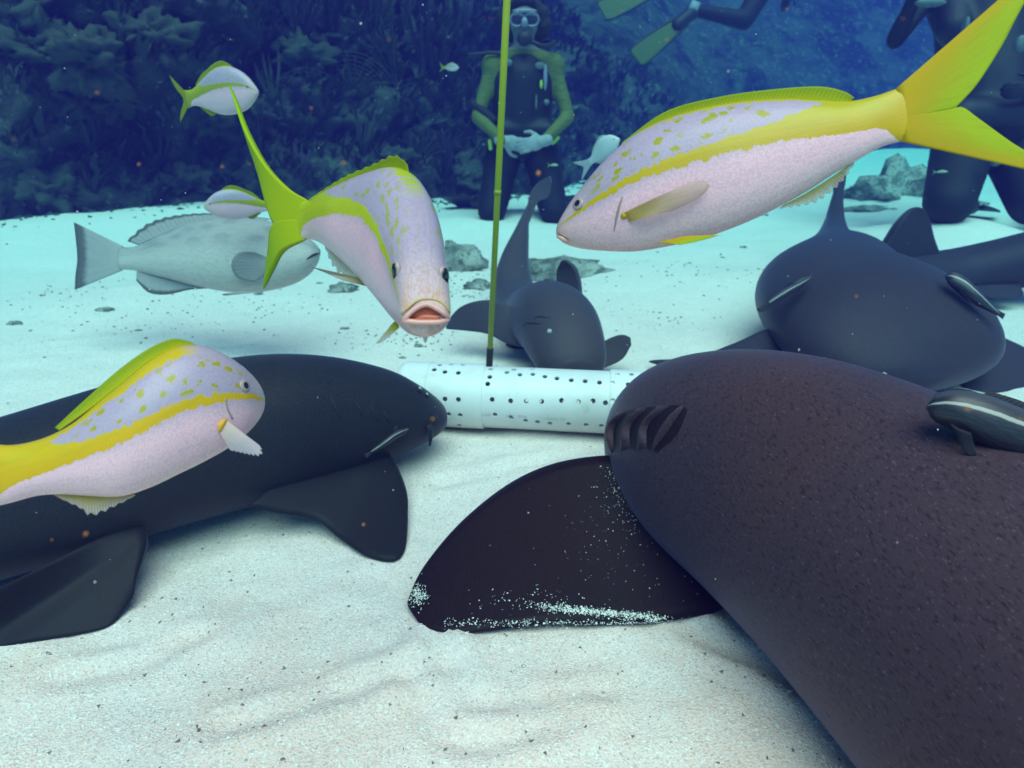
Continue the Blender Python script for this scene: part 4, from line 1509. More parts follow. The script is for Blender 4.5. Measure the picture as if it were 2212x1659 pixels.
def body_parts(J, k=1.0, lg=1.0):
    P = []
    for a in 'LR':
        P.append(capsule(J['sh' + a], J['el' + a], .056 * k, .045 * k))
        P.append(capsule(J['el' + a], J['wr' + a], .047 * k, .032 * k))
        P.append(capsule(J['hip' + a], J['kn' + a], .105 * k * lg, .078 * k * lg))
        P.append(capsule(J['kn' + a], J['an' + a], .074 * k * lg, .05 * k))
        P.append(capsule(J['an' + a], J['toe' + a], .046 * k, .034 * k))
        P.append(capsule(J['sh' + a], J['neck'], .07 * k, .06 * k))
        P.append(capsule(J['sh' + a], J['waist'], .08 * k, .10 * k))
        P.append(capsule(J['hip' + a], J['waist'], .10 * k, .12 * k))
    P.append(capsule(J['waist'], J['chest'], .13 * k, .14 * k))
    P.append(capsule(J['chest'], J['neck'], .12 * k, .062 * k))
    P.append(capsule(J['neck'], J['head'], .06 * k, .07 * k))
    h, fw, up = J['head'], J['fwd'], J['up']
    sd_ = np.cross(fw, up)
    P.append(ellip(h, sd_ * .078 * k, fw * .095 * k, up * .115 * k))
    P.append(ellip(h - up * .055 * k + fw * .03 * k, sd_ * .055 * k, fw * .06 * k, up * .06 * k))
    P.append(ellip(h - up * .01 * k + fw * .095 * k, sd_ * .014 * k, fw * .02 * k, up * .028 * k))
    for sg in (1, -1):
        P.append(ellip(h + sd_ * .078 * k * sg - up * .005 * k, sd_ * .012 * k, fw * .022 * k, up * .032 * k))
    return P


def hand(w, d, pn, k, curl=.5):
    """palm and five bent fingers; w wrist, d direction, pn palm normal"""
    d, pn = unit(d), unit(pn)
    sd_ = np.cross(d, pn)
    P = [ellip(w + d * .05 * k, sd_ * .042 * k, pn * .018 * k, d * .055 * k), capsule(w - d * .02 * k, w + d * .02 * k, .031 * k, .03 * k)]
    for i, (o, ln) in enumerate(((-.030, .068), (-.010, .080), (.010, .076), (.030, .058))):
        b = w + d * .088 * k + sd_ * o * k
        m1 = b + unit(d + pn * curl * .5) * ln * .45 * k
        m2 = m1 + unit(d + pn * curl * 1.5) * ln * .35 * k
        m3 = m2 + unit(d * .5 + pn * curl * 2) * ln * .25 * k
        P += [capsule(b, m1, .0105 * k, .0100 * k, 8, 3), capsule(m1, m2, .0100 * k, .009 * k, 8, 3), capsule(m2, m3, .009 * k, .0075 * k, 8, 3)]
    b = w + d * .03 * k - sd_ * .034 * k
    m1 = b + unit(d * .7 - sd_ * .7 + pn * .3) * .04 * k
    m2 = m1 + unit(d * .9 - sd_ * .2 + pn * .5) * .032 * k
    P += [capsule(b, m1, .0125 * k, .011 * k, 8, 3), capsule(m1, m2, .011 * k, .009 * k, 8, 3)]
    return P


def swim_fin(t, ankle, toe, nrm, ln, wd, mat, pocket):
    d = unit(np.asarray(toe) - ankle)
    sd_ = unit(np.cross(d, nrm))
    a = np.asarray(toe) - d * .03
    A = [a + sd_ * wd * .28, a + d * ln * .4 + sd_ * wd * .42, a + d * ln * .85 + sd_ * wd * .5, a + d * ln + sd_ * wd * .46]
    B = [a - sd_ * wd * .28, a + d * ln * .4 - sd_ * wd * .42, a + d * ln * .85 - sd_ * wd * .5, a + d * ln - sd_ * wd * .42]
    v, f, r = sheet(A, B, 30, 14, .012, edge=.5)
    r = r[:, [1, 0, 2]]
    o = put('swim_fin', v, f, mat, t, rest=r)
    for q in (A, B):
        v, f = tube(resample(q, 12), np.linspace(.014, .006, 12), 8)
        put('rail', v, f, pocket, o)
    v, f = capsule(np.asarray(ankle) + d * .02, a + d * .06, .058, .05)
    put('foot_pocket', v, f, pocket, o)
    return o


def fw_frame(o, f):
    f = unit(f)
    return f


# --- kneeling diver in the middle
O1 = G(1128, 472, .03)
SC1 = 1.0


def L_(x, f, z):
    return O1 + np.array([x, -f, z]) * SC1


J = dict(shL=L_(-.185, -.02, .93), elL=L_(-.285, .04, .635), wrL=L_(-.125, .235, .50), shR=L_(.185, -.02, .93), elR=L_(.285, .04, .635), wrR=L_(.125, .235, .50),
         hipL=L_(-.12, -.10, .42), hipR=L_(.12, -.10, .42), knL=L_(-.20, .14, .07), knR=L_(.20, .14, .07), anL=L_(-.20, -.30, .08), anR=L_(.20, -.30, .08),
         toeL=L_(-.21, -.42, .06), toeR=L_(.21, -.42, .06), waist=L_(0, -.05, .56), chest=L_(0, -.02, .82), neck=L_(0, 0, 1.00), head=L_(0.005, .03, 1.155),
         fwd=np.array([0, -1.0, 0]), up=np.array([0, 0, 1.0]))
SUIT = Mat('dive_suit')
v = SUIT.obj()
z = SUIT.sep(v)[2]
nz = SUIT.noise(v, 16, 4)
c = SUIT.mix(SUIT.step(z, .50, .51), (.008, .009, .013), (.10, .125, .025))
c = SUIT.mix(SUIT.math('MULTIPLY', SUIT.step(nz, .45, .7, 0, .35), SUIT.step(z, .50, .51)), c, (.07, .09, .02))
c = SUIT.mix(SUIT.step(z, 1.045, 1.055), c, (.22, .17, .16))
SUIT.bump(SUIT.noise(SUIT.scale(v, (1, 1, 2.5)), 20, 3), .5, .015)
SUIT = SUIT.fin(c, .7, .2)
dv = thing('person', 'diver kneeling on sand in yellow-green sleeves and black vest, gloves clasped', 'person', O1 * [1, 1, 0], 'divers around the feeding place')
fuse('body', body_parts(J, 1.0, 1.22), .016, 6, SUIT, dv)
# vest
vp = [capsule(L_(0, -.05, .52), L_(0, -.03, .86), .158, .165, 20), capsule(L_(-.08, -.02, .60), L_(-.095, 0, .84), .11, .10), capsule(L_(.08, -.02, .60), L_(.095, 0, .84), .11, .10),
      capsule(L_(-.12, .0, .82), L_(-.115, -.04, 1.0), .052, .045), capsule(L_(.12, .0, .82), L_(.115, -.04, 1.0), .052, .045), capsule(L_(-.115, -.04, 1.0), L_(-.10, -.16, .95), .045, .05),
      capsule(L_(.115, -.04, 1.0), L_(.10, -.16, .95), .045, .05), capsule(L_(-.15, .06, .56), L_(.15, .06, .56), .06, .06)]
vest = fuse('dive_vest', vp, .016, 4, NEO2, dv)
for (x, f_, z_, a, b, c_, m_) in ((.10, .10, .925, .03, .012, .022, TEAL), (.135, .105, .86, .012, .01, .075, plain('hose_grey', (.2, .2, .28), .5)), (-.09, .13, .94, .025, .012, .02, TEAL),
                                  (.11, .12, .82, .009, .009, .026, LIME), (.08, .135, .72, .006, .006, .045, TEAL), (.145, .10, .72, .018, .014, .018, TEAL)):
    v, f = box(L_(x, f_, z_), [a, 0, 0], [0, b, 0], [0, 0, c_])
    put('buckle', v, f, m_, vest)
for x, z_, tl in ((-.205, .475, .1), (.20, .50, -.9)):
    v, f = capsule(L_(x - .02 * math.sin(tl), .14, z_ + .022 * math.cos(tl)), L_(x + .02 * math.sin(tl), .14, z_ - .022 * math.cos(tl)), .013, .013)
    put('weight_handle', v, f, LIME, vest)
# tank on the back
v, f = capsule(L_(0, -.27, .45), L_(0, -.27, .95), .088, .088, 18)
tank = put('air_tank', v, f, plain('tank_grey', (.25, .26, .27), .35, .1, 10, 0), dv)
v, f = capsule(L_(0, -.27, 1.03), L_(0, -.27, 1.10), .03, .025, 12)
put('valve', v, f, BLK, tank)
# hair, mask, regulator
hp_ = []
for k in range(46):
    a = random.uniform(0, 6.283)
    e_ = random.uniform(-.25, 1)
    rr = .112 + .035 * random.random()
    hp_.append(ellip(L_(.005 + rr * math.cos(a), -.045 + .02 * random.random(), 1.165 + .125 * math.sin(a) * (1 if math.sin(a) > 0 else .75)), [.035, 0, 0], [0, .06, 0], [0, 0, .035], 10, 6))
hp_.append(ellip(L_(.005, -.03, 1.18), [.105, 0, 0], [0, .09, 0], [0, 0, .125]))
hp_.append(ellip(L_(.005, .055, 1.275), [.07, 0, 0], [0, .05, 0], [0, 0, .035]))
fuse('hair', hp_, .014, 3, HAIR, dv)
mp = []
for sg in (-1, 1):
    mp.append(tube([L_(.005 + sg * .042 + .040 * math.cos(a), .125 - .012 * abs(math.cos(a)), 1.170 + .036 * math.sin(a)) for a in np.linspace(0, 6.283, 25)], .0085, 8, caps=False))
mp.append(box(L_(.005, .142, 1.150), [.020, 0, 0], [0, .022, 0], [0, 0, .032]))
mp.append(box(L_(.005, .118, 1.215), [.075, 0, 0], [0, .014, 0], [0, 0, .014]))
v, f = join(mp)
mk = put('mask', v, f, MASK, dv)
for sg in (-1, 1):
    v, f = ellip(L_(.005 + sg * .042, .122, 1.170), [.036, 0, 0], [0, .006, 0], [0, 0, .032], 18, 8, .7)
    put('lens', v, f, LENS, mk)
v, f = join([capsule(L_(-.082, .06, 1.17), L_(-.088, -.04, 1.18), .012, .012), capsule(L_(.092, .06, 1.17), L_(.098, -.04, 1.18), .012, .012)])
put('strap', v, f, BLK, mk)
v, f = join([ellip(L_(.005, .150, 1.068), [.046, 0, 0], [0, .03, 0], [0, 0, .042]), ellip(L_(.005, .12, 1.085), [.030, 0, 0], [0, .03, 0], [0, 0, .022])])
rg = put('regulator', v, f, BLK, dv)
v, f = tube(resample([L_(.03, .14, 1.06), L_(.12, .13, 1.03), L_(.19, .02, 1.06), L_(.10, -.2, 1.08), L_(0, -.27, 1.08)], 24), .013, 10)
put('hose', v, f, BLK, rg)
v, f = tube(resample([L_(-.10, .05, .985), L_(-.18, .05, 1.0), L_(-.26, .04, .995), L_(-.34, .02, .99)], 14), [.011] * 14, 10)
put('hose', v, f, BLK, vest)
v, f = tube(resample([L_(-.33, .02, .72), L_(-.24, .07, .66), L_(-.17, .09, .60)], 8), np.array([.03] * 8), 12)
put('arm_band', v, f, NEO, dv)
for nm, w_, dd in (('L', J['wrL'], (1, -.25, -.22)), ('R', J['wrR'], (-1, -.25, -.22))):
    pn = np.array([.0, 1, .1]) if nm == 'L' else np.array([0, 1, -.1])
    fuse('glove', hand(w_ + np.array([0, -.015 if nm == 'R' else .02, 0]), np.array(dd), pn, 1.15, .6), .0065, 2, GLOVE, dv)
swim_fin(dv, J['anL'], J['toeL'] + np.array([-.10, .02, 0]), np.array([.5, 0, .8]), .42, .22, plain('fin_blue_black', (.02, .02, .05), .5), BLK)
swim_fin(dv, J['anR'], J['toeR'] + np.array([.08, .02, 0]), np.array([-.5, 0, .8]), .42, .22, plain('fin_dark_blade', (.02, .02, .03), .5), BLK)

# --- diver at the right edge, mostly behind the yellow tail
d0 = 3.6
K = 1.08


def R_(px, py, dd=0.0):
    return D(px, py, d0 + dd)


J2 = dict(shL=R_(2020, -30), elL=R_(1934, 86, -.08), wrL=R_(1985, -25, -.25), shR=R_(2235, -20), elR=R_(2330, 120, -.1), wrR=R_(2240, 190, -.3),
          hipL=R_(2085, 300, .1), hipR=R_(2185, 300, .1), knL=R_(2050, 436, -.22), knR=R_(2235, 436, -.22), anL=R_(2085, 440, .35), anR=R_(2260, 436, .35),
          toeL=R_(2095, 445, .50), toeR=R_(2270, 440, .5), waist=R_(2135, 230, .05), chest=R_(2130, 60, .03), neck=R_(2128, -70, .0), head=R_(2126, -150, -.03),
          fwd=np.array([0, -1.0, 0]), up=np.array([0, 0, 1.0]))
base2 = R_(2135, 470) * [1, 1, 0]
dv2 = thing('person', 'diver in all black gear at the right edge behind the yellow tail', 'person', base2, 'divers around the feeding place')
fuse('body', body_parts(J2, K, 1.45), .02, 6, NEO, dv2)
vest2 = fuse('dive_vest', [capsule(R_(2130, 260), R_(2128, 30), .22, .24, 20), capsule(R_(2060, 60, -.1), R_(2060, -50), .09, .08), capsule(R_(2200, 60, -.1), R_(2200, -50), .09, .08),
                           capsule(R_(2080, 250, -.16), R_(2190, 250, -.16), .09, .09)], .02, 4, NEO2, dv2)
for px, py, a, b, m_ in ((2010, 6, .075, .02, TEAL), (2150, 350, .022, .02, TEAL), (2205, 95, .03, .04, TEAL), (2150, 330, .02, .012, LIME), (2085, 60, .012, .05, TEAL)):
    c0 = R_(px, py, -.36)
    v, f = box(c0, [a, 0, 0], [0, .02, 0], [0, 0, b])
    put('buckle', v, f, m_, vest2)
v, f = capsule(R_(2130, 240, .28), R_(2128, 20, .28), .095, .095, 18)
put('air_tank', v, f, plain('tank_dark', (.08, .08, .09), .4), dv2)
v, f = ellip(R_(2126, -150, .02), [.115 * K, 0, 0], [0, .11 * K, 0], [0, 0, .135 * K])
put('hood', v, f, NEO, dv2)
fuse('glove', hand(J2['wrL'], J2['wrL'] - J2['elL'], np.array([.3, -1, 0]), K, .7), .009, 2, NEO2, dv2)
fuse('glove', hand(J2['wrR'], np.array([-1, -.2, -.1]), np.array([0, 1, 0]), K, .7), .009, 2, NEO2, dv2)
swim_fin(dv2, J2['anL'], J2['toeL'], np.array([0, 0, 1.0]), .45, .24, plain('fin_black_a', (.014, .014, .02), .5), BLK)
swim_fin(dv2, J2['anR'], J2['toeR'], np.array([0, 0, 1.0]), .45, .24, plain('fin_black_b', (.014, .014, .02), .5), BLK)

# --- swimming diver, only fins and lower leg hang into the frame
d0 = 5.4
J3 = dict(hipL=R_(1672, -70), knL=R_(1608, 44), anL=R_(1502, 22), toeL=R_(1470, 48), hipR=R_(1660, -80, .25), knR=R_(1530, -55, .3), anR=R_(1440, -36, .3), toeR=R_(1408, -22, .3),
          waist=R_(1720, -120, .1), chest=R_(1800, -165, .1), neck=R_(1860, -185, .1), head=R_(1900, -200, .1), shL=R_(1830, -150, -.05), shR=R_(1830, -160, .25),
          elL=R_(1770, -70, -.1), wrL=R_(1712, -22, -.15), elR=R_(1900, -100, .3), wrR=R_(1930, -60, .3), fwd=unit(np.array([1.0, 0, -.1])), up=np.array([0, 0, 1.0]))
dv3 = thing('person', 'swimming diver at the top edge with green swim fins and black leg', 'person', R_(1640, -40), 'divers around the feeding place')
fuse('body', body_parts(J3), .018, 6, NEO, dv3)
fuse('dive_vest', [capsule(R_(1715, -118, .1), R_(1805, -168, .1), .16, .17, 18), capsule(R_(1740, -190, .1), R_(1830, -230, .1), .09, .09)], .02, 4, NEO2, dv3)
v, f = tube([R_(1488, 16), R_(1506, 24)], [.062, .062], 14)
put('ankle_strap', v, f, plain('strap_pale', (.2, .24, .28), .6), dv3)
fuse('glove', hand(J3['wrL'], R_(1684, 28) - J3['wrL'], np.array([0, -1, 0]), 1.0, .4), .008, 2, NEO2, dv3)
fuse('glove', hand(J3['wrR'], np.array([.5, 0, -.8]), np.array([0, -1, 0]), 1.0, .4), .008, 2, NEO2, dv3)
swim_fin(dv3, J3['anL'], J3['toeL'], np.array([-.2, -1, .25]), .50, .17, GREENFIN, BLK)
swim_fin(dv3, J3['anR'], J3['toeR'], np.array([-.2, -.8, .55]), .50, .22, GREENFIN, BLK)
d0 = 4.25

# ------------------------------------------------------------------ rocks
ROCK = mat_rock()


def rock(name, label, c, rx, ry, rz, seed, group=None, n=28, m=18, rough=.35, mat=None, cat='rock'):
    v, f = ellip((0, 0, 0), (1, 0, 0), (0, 1, 0), (0, 0, 1), n, m)
    V = []
    for p in v:
        q = Vector(p)
        k = 1 + rough * noise.fractal(q * 1.7 + Vector((seed, seed * 2, 0)), .9, 2.1, 4)
        k += rough * .35 * noise.fractal(q * 5.5 + Vector((seed, 0, 3)), .9, 2.1, 4) + rough * .12 * noise.noise(q * 14 + Vector((seed, 1, 3)))
        V.append((p[0] * rx * k, p[1] * ry * k, p[2] * rz * k))
    o = put(name, np.array(V) + c, f, mat or ROCK, loc=c)
    tag(o, label, cat, group)
    return o


g = 'rubble rocks on the sand'
rock('rock', 'dark algae-covered rock just right of the front-facing snapper', G(990, 568, .03), .13, .09, .085, 3.1, g)
rock('rock', 'low pale rubble rock behind the raised shark tail', G(1205, 592, .0), .24, .14, .07, 7.7, g)
rock('rock', 'small dark rock at right end of the rubble behind the pipe', G(1262, 590, .0), .07, .05, .035, 5.5, g)
rock('rock', 'reddish small stone left of the pole behind the pipe', G(1035, 622, .0), .07, .05, .03, 9.2, g)
rock('rock', 'small round stone on sand beneath the grouper mouth', G(742, 628, .0), .06, .04, .032, 1.2, g)
rock('rock', 'dark mound of rock on the sand left of the black diver', Y(1965, 372, 5.4) * [1, 1, 0], .42, .35, .28, 2.9, g, rough=.5)
rock('rock', 'flat pale stone in front of the mound near the black diver', Y(1900, 402, 5.0) * [1, 1, 0], .26, .18, .07, 8.8, g)
for k, (px, py, s_) in enumerate(((232, 686, .025), (34, 705, .02), (1605, 538, .016), (1560, 560, .012), (1280, 690, .012), (1210, 612, .012), (745, 712, .014), (905, 748, .012), (868, 770, .01), (690, 610, .012), (1478, 580, .01), (560, 640, .014), (300, 720, .01), (1650, 480, .02))):
    p = G(px, py)
    p[2] = sandz(p[0], p[1])
    rock('pebble', 'small dark pebble or shell bit lying on the pale sand', p, s_ * 1.3, s_ * .8, s_ * .5, k * 3.3, 'dark bits on the sand', 12, 8, cat='pebble')

# ------------------------------------------------------------------ soft corals and coral heads on the reef
CORAL_G = plain('coral_olive', (.028, .038, .020), .9, .4, 9, .4)
CORAL_P = plain('coral_purple', (.034, .028, .036), .9, .4, 9, .4)
CORAL_B = plain('coral_tan', (.034, .038, .022), .9, .4, 9, .5)


def plume_mesh(seed, nst, ht):
    R = random.Random(seed)
    parts = []
    for k in range(nst):
        a = R.uniform(0, 6.283)
        sp = R.uniform(.05, .42)
        h = ht * R.uniform(.6, 1.0)
        P = [np.array([math.cos(a) * sp * h * t ** 1.4 + .08 * h * t * t, math.sin(a) * sp * h * t ** 1.4, h * t]) for t in np.linspace(0, 1, 7)]
        parts.append(tube(P, np.linspace(.012, .003, 7), 5))
        for t in np.linspace(.18, .98, 15):
            i = min(5, int(t * 6))
            b = P[i] + (P[i + 1] - P[i]) * (t * 6 - i)
            ln = h * .20 * (1.1 - .5 * t)
            for sg in (-1, 1):
                ang = a + sg * 1.4 + R.uniform(-.5, .5)
                e = b + np.array([math.cos(ang) * ln * .62, math.sin(ang) * ln * .62, ln * .95])
                w = unit(np.cross(e - b, [0, 0, 1])) * .006
                mid = (b + e) / 2 + np.array([math.cos(ang), math.sin(ang), 0]) * ln * .10
                V = np.array([b - w, b + w, mid - w, mid + w, e])
                parts.append((V, [(0, 1, 3, 2), (2, 3, 4)]))
    return join(parts)


def rod_mesh(seed, nst, ht):
    R = random.Random(seed)
    parts = []
    for k in range(nst):
        a = R.uniform(0, 6.283)
        h = ht * R.uniform(.5, 1.0)
        sp = R.uniform(.1, .35)
        P = [np.array([math.cos(a) * sp * (1 - (1 - t) ** 2) * h, math.sin(a) * sp * (1 - (1 - t) ** 2) * h, h * t]) for t in np.linspace(0, 1, 8)]
        parts.append(tube(P, [.016, .018, .018, .018, .017, .016, .014, .006], 7))
    return join(parts)


def fan_mesh(seed, ht):
    R = random.Random(seed)
    parts = []
    for k in range(13):
        a = math.radians(-62 + 124 * k / 12 + R.uniform(-4, 4))
        h = ht * R.uniform(.75, 1.0)
        P = [np.array([math.sin(a * (.35 + .65 * t)) * h * t, .03 * math.sin(3 * t + seed), math.cos(a * (.35 + .65 * t)) * h * t]) for t in np.linspace(0, 1, 8)]
        parts.append(tube(P, np.linspace(.010, .004, 8), 5))
    for rr in np.linspace(.25, .95, 10):
        P = [np.array([math.sin(t) * ht * rr, .02 * math.sin(seed + t * 4), math.cos(t) * ht * rr]) for t in np.radians(np.linspace(-52, 52, 16))]
        parts.append(tube(P, .005, 4))
    return join(parts)


def share(name, vf, mat):
    me = bpy.data.meshes.new(name)
    me.from_pydata(vf[0].tolist(), [], [tuple(int(i) for i in q) for q in vf[1]])
    me.materials.append(mat)
    me.polygons.foreach_set('use_smooth', np.ones(len(me.polygons), bool))
    return me


PLUMES = [share('sea_plume', plume_mesh(k, 9, .55), CORAL_G if k % 2 else CORAL_P) for k in range(4)]
RODS = [share('sea_rod', rod_mesh(20 + k, 11, .5), CORAL_P if k % 2 else CORAL_G) for k in range(3)]
FANS = [share('sea_fan', fan_mesh(40 + k, .5), CORAL_P if k else CORAL_G) for k in range(2)]


def plant(name, me, px, py, sc, label, cat, group, lean=.0):
    h = reef_hit(px, py)
    if h is None:
        return
    p, nr, dist = h
    o = bpy.data.objects.new(name, me)
    COL.objects.link(o)
    o.location = tuple(p - np.array([0, 0, .03]) - nr * .0)
    o.scale = (sc, sc, sc)
    o.rotation_euler = (random.uniform(.0, .35), random.uniform(-.1, .3), random.uniform(-.9, .9) if name == 'sea_fan' else random.uniform(0, 6.28))
    tag(o, label, cat, group)


PL = 'feathery dark sea plume growing on the shaded reef slope'
for px, py, sc in ((915, 165, 1.6), (860, 190, 1.5), (800, 130, 1.5), (950, 215, 1.2), (720, 90, 1.5), (640, 120, 1.3), (880, 60, 1.5), (760, 40, 1.4), (600, 40, 1.4), (690, 290, 1.1), (960, 390, 1.0), (930, 330, .9),
                   (520, 100, 1.2), (420, 60, 1.2), (260, 130, 1.1), (120, 60, 1.2), (300, 250, 1.0), (150, 250, 1.0), (60, 180, 1.0), (840, 290, 1.1), (1010, 260, 1.0), (560, 330, .9)):
    plant('sea_plume', random.choice(PLUMES), px, py, sc * .8, PL, 'coral', 'sea plumes on the reef')
RL = 'finger-like sea rod coral standing on the shaded reef slope'
for px, py, sc in ((960, 110, 1.3), (700, 180, 1.1), (590, 210, 1.0), (420, 190, 1.0), (220, 60, 1.1), (90, 130, 1.0), (200, 330, .8), (780, 330, .9), (650, 380, .8), (340, 350, .8), (1000, 60, 1.2), (480, 300, .8)):
    plant('sea_rod', random.choice(RODS), px, py, sc * .8, RL, 'coral', 'sea rods on the reef')
FL = 'upright mesh sea fan standing on the shaded reef slope'
for px, py, sc in ((960, 345, 1.0), (905, 350, .8), (660, 240, .9), (180, 180, .9), (760, 215, 1.0)):
    plant('sea_fan', random.choice(FANS), px, py, sc * .8, FL, 'coral', 'sea fans on the reef')
CL = 'rounded stony coral head on the dark reef slope'
for k, (px, py, sc) in enumerate(((90, 118, .30), (190, 128, .26), (60, 30, .26), (140, 200, .2), (330, 90, .25), (230, 215, .18), (650, 130, .25), (830, 120, .2), (700, 72, .22), (920, 270, .22), (850, 350, .18), (560, 260, .2), (460, 250, .22), (1030, 400, .2), (400, 400, .2), (120, 420, .22))):
    h = reef_hit(px, py)
    if h is None:
        continue
    p, nr, dist = h
    rock('coral_head', CL, p, sc * .8, sc * .75, sc * .62, 30 + k * 1.7, 'coral heads on the reef', 44, 30, .75, CORAL_B if k % 3 else CORAL_G, cat='coral')

def reef_growth(n):
    """short tufts of weed and soft growth over the whole slope"""
    V, Fc = [], []
    tris = RV
    I = rng.integers(40, len(pp) - 40, n)
    Jt = rng.integers(1, 108, n)
    for i, j in zip(I, Jt):
        b0 = RV[i, j] * (1 - rng.random()) + RV[i + 1, j] * rng.random() * 0
        b0 = RV[i, j] + (RV[i + 1, j] - RV[i, j]) * rng.random() + (RV[i, j + 1] - RV[i, j]) * rng.random()
        if b0[1] > 10 or b0[1] < 0:
            continue
        h = rng.uniform(.05, .17)
        for k in range(7):
            a = rng.uniform(0, 6.283)
            d = np.array([math.cos(a), math.sin(a), 0])
            w = np.array([-d[1], d[0], 0]) * h * rng.uniform(.06, .16)
            m_ = b0 + d * h * rng.uniform(.15, .4) + [0, 0, h * .6]
            t_ = b0 + d * h * rng.uniform(.4, .9) + [.3 * h, 0, h * rng.uniform(.7, 1.2)]
            o_ = len(V)
            V += [b0 - w * .5, b0 + w * .5, m_ + w, m_ - w, t_]
            Fc += [(o_, o_ + 1, o_ + 2, o_ + 3), (o_ + 3, o_ + 2, o_ + 4)]
    me = put('reef_growth', np.array(V), Fc, plain('reef_weed', (.028, .037, .022), .9, .7, 1.3, 0))
    tag(me, 'short weed and soft growth covering the dark reef slope', kind='stuff')


reef_growth(6500)
ORD = ['', 'second', 'third', 'fourth', 'fifth', 'sixth', 'seventh', 'eighth', 'ninth', 'tenth', 'eleventh', 'twelfth', 'thirteenth', 'fourteenth', 'fifteenth', 'sixteenth',
       'seventeenth', 'eighteenth', 'nineteenth', 'twentieth', 'twenty-first', 'twenty-second', 'twenty-third', 'twenty-fourth']


def picture_x(o):
    q = np.array(o.matrix_world.translation if o.location.length == 0 else o.location) - CAMP
    return q.dot(RT) / q.dot(FW)


for nm, what, where in (('sea_plume', 'feathery dark sea plume', 'on the shaded reef slope'), ('sea_rod', 'finger-like sea rod coral', 'on the shaded reef slope'),
                        ('sea_fan', 'upright mesh sea fan', 'on the shaded reef slope'), ('coral_head', 'rounded stony coral head', 'on the dark reef slope'), ('pebble', 'small dark pebble', 'on the pale sand')):
    row = sorted([o for o in COL.objects if o.name.split('.')[0] == nm], key=picture_x)
    for k, o in enumerate(row):
        o['label'] = what + ' ' + where + ', ' + ('leftmost of its kind' if k == 0 else 'rightmost of its kind' if k == len(row) - 1 else ORD[k] + ' of its kind from the left')

# ------------------------------------------------------------------ grit, grains and drifting specks
GRIT = plain('shell_grit', (.74, .66, .60), .8, .35, 90, 0)
GRIT_D = plain('dark_grit', (.20, .15, .14), .8, .5, 90, 0)
WHITE = plain('sand_grain_white', (.80, .75, .70), .85, .15, 90, 0)
FLASH_ORANGE = plain('rust_speck', (.62, .20, .05), .7, .3, 90, 0)  # orange flash light put into the speck colour
TET = np.array([(1, 1, 1), (1, -1, -1), (-1, 1, -1), (-1, -1, 1)], float)
TF = [(0, 1, 2), (0, 3, 1), (0, 2, 3), (1, 3, 2)]
OCT = np.array([(1, 0, 0), (-1, 0, 0), (0, 1, 0), (0, -1, 0), (0, 0, 1), (0, 0, -1)], float)
OF = [(0, 2, 4), (2, 1, 4), (1, 3, 4), (3, 0, 4), (2, 0, 5), (1, 2, 5), (3, 1, 5), (0, 3, 5)]


def scatter(name, pts, sizes, base, faces, mat, label, flat=1.0):
    pts = np.asarray(pts)
    n = len(pts)
    V = np.zeros((n, len(base), 3))
    for i in range(n):
        q = rng.normal(size=(3, 3))
        u, _, _ = np.linalg.svd(q)
        s3 = sizes[i] * np.array([1.0, rng.uniform(.5, 1), rng.uniform(.35, .9)])
        b = (base * s3) @ u
        b[:, 2] *= flat
        V[i] = pts[i] + b
    Fc = (np.array(faces)[None] + (np.arange(n) * len(base))[:, None, None]).reshape(-1, len(faces[0]))
    o = put(name, V.reshape(-1, 3), Fc, mat, smooth=False)
    tag(o, label, kind='stuff')
    return o


def ground_pts(n, ylo, yhi, half):
    P = []
    for k in range(n):
        y = ylo + (yhi - ylo) * random.random() ** 1.6
        x = random.uniform(-half, half) * (y + .35)
        P.append((x, y, sandz(x, y) + .0004))
    return P


scatter('shell_grit', ground_pts(9000, .38, 1.5, .95), rng.uniform(.0009, .0024, 9000), TET, TF, GRIT, 'pale shell grit scattered over the near sand', .6)
scatter('dark_grit', ground_pts(1500, .38, 2.6, .95), rng.uniform(.0008, .0026, 1500), TET, TF, GRIT_D, 'dark and reddish grit scattered over the near sand', .6)
cl, cz = [], []
for (px, py, sx, sy, n_) in ((1000, 625, 60, 22, 150), (880, 728, 70, 16, 110), (1180, 640, 70, 20, 90), (300, 700, 140, 30, 90), (1500, 600, 120, 30, 80), (600, 660, 90, 14, 60), (1450, 700, 60, 20, 40), (1850, 420, 60, 14, 60), (120, 640, 90, 20, 60)):
    for k in range(n_):
        q = G(random.gauss(px, sx), random.gauss(py, sy))
        if q[1] > 9 or q[1] < .5:
            continue
        q[2] = sandz(q[0], q[1]) + .001
        cl.append(q)
        cz.append(random.uniform(.0015, .006) * (.5 + .35 * q[1]))
rb, rz = [], []  # dark bits added along the reef foot in place of its shadow
for k in range(1500):
    i = random.randint(60, len(pp) - 60)
    o_ = abs(random.gauss(0, .38))
    q = np.array([pp[i][0] - nb[i][0] * o_, pp[i][1] - nb[i][1] * o_, 0])
    if q[1] > 9 or q[1] < 2.5:
        continue
    q[2] = sandz(q[0], q[1])
    rb.append(q)
    rz.append(random.uniform(.008, .05) * max(.25, 1 - o_))
scatter('reef_shade_bits', rb, rz, OCT, OF, plain('reef_shade_dark', (.045, .05, .045), .9, .5, 20, .3), 'added dark bits standing in for shade along the foot of the reef', .7)
scatter('coral_rubble', cl, cz, OCT, OF, GRIT_D, 'dark rubble bits lying in patches on the sand', .55)
# sand lying on the near pectoral fin
FV, FF, _ = sheet(leadA, trailA, 34, 16, .034, edge=.12)
ftree = BVHTree.FromPolygons([Vector(v) for v in FV], [list(map(int, q)) for q in FF])
gp, gs_ = [], []


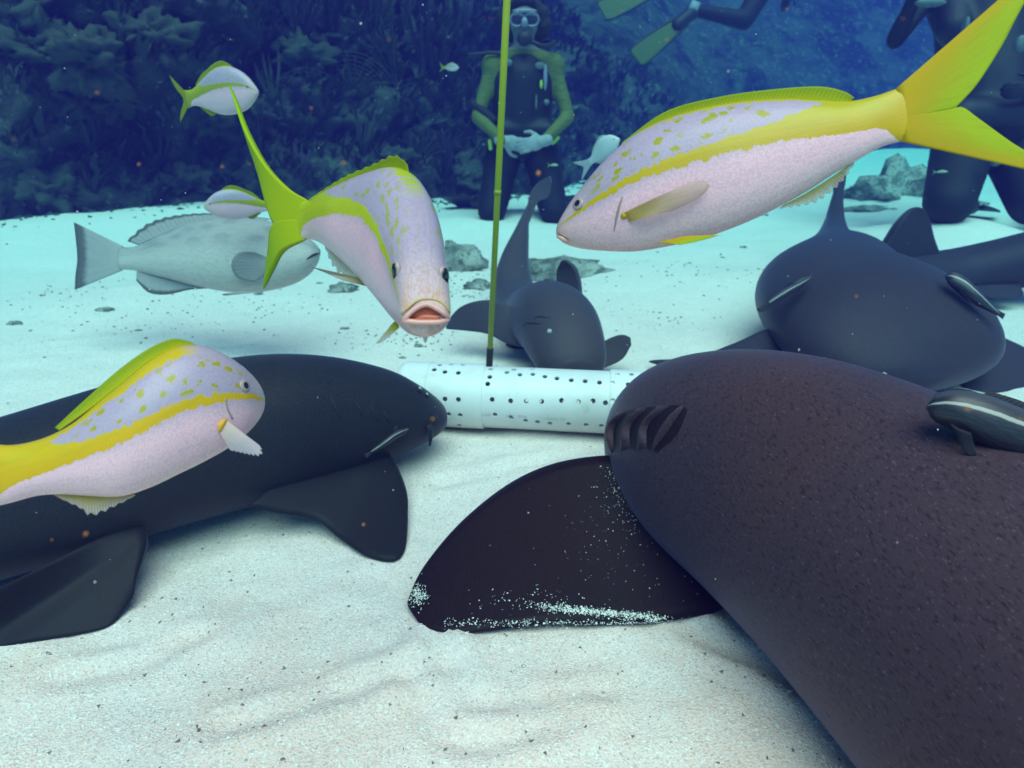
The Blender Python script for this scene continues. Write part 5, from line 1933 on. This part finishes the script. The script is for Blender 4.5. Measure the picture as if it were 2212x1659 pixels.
def fin_grain(px, py, s):
    p, nr, i_, d__ = ftree.ray_cast(Vector(CAMP), Vector(unit(ray(px, py))))
    if p is not None:
        gp.append(np.array(p) + np.array(nr) * s * .3)
        gs_.append(s)


for k in range(900):
    t = random.random()
    fin_grain(1175 + 250 * t + random.gauss(0, 14), 1310 + 26 * t + random.gauss(0, 4.5), random.uniform(.0006, .0017))
for k in range(220):
    fin_grain(random.gauss(902, 10), random.gauss(1285, 12), random.uniform(.0006, .0016))
for k in range(260):
    fin_grain(random.gauss(1350, 24), random.gauss(1050, 40), random.uniform(.0005, .0013))
for k in range(130):
    fin_grain(random.gauss(1330, 80), random.gauss(1160, 70), random.uniform(.0004, .0011))
for k in range(90):
    fin_grain(random.gauss(1130, 60), random.gauss(1300, 16), random.uniform(.0006, .0015))
for k in range(500):
    fin_grain(random.uniform(960, 1560), 1346 + random.gauss(0, 5), random.uniform(.0006, .0017))
scatter('sand_grains', gp, gs_, TET, TF, WHITE, 'white sand grains stuck on the near dark pectoral fin')
# drifting specks in the water
sp, ss = [], []
for k in range(420):
    d = random.uniform(.35, 4.5)
    sp.append(D(random.uniform(-60, 2270), random.uniform(-40, 1300), d))
    ss.append(random.uniform(.0005, .0011) * (.6 + .45 * d))
scatter('drifting_specks', sp, ss, OCT, OF, WHITE, 'pale specks drifting in the sea water')
sp, ss = [], []
for px, py, q in ((2090, 883, 9), (2206, 902, 4), (210, 200, 6), (742, 352, 5), (935, 905, 6), (185, 1153, 7), (112, 1166, 4), (785, 1133, 5), (1163, 374, 8), (300, 355, 5), (540, 355, 4), (1850, 640, 3), (990, 140, 3),
                  (672, 234, 4), (1440, 85, 4), (840, 85, 4), (1060, 40, 3), (30, 300, 4), (1750, 350, 3), (1950, 40, 3), (480, 360, 4), (1700, 20, 3)):
    d = random.uniform(.22, .34)
    sp.append(D(px, py, d))
    ss.append(q * d / FPX * .8)
scatter('flash_specks', sp, ss, OCT, OF, FLASH_ORANGE, 'drifting specks with orange flash light painted on, close in the sea water')
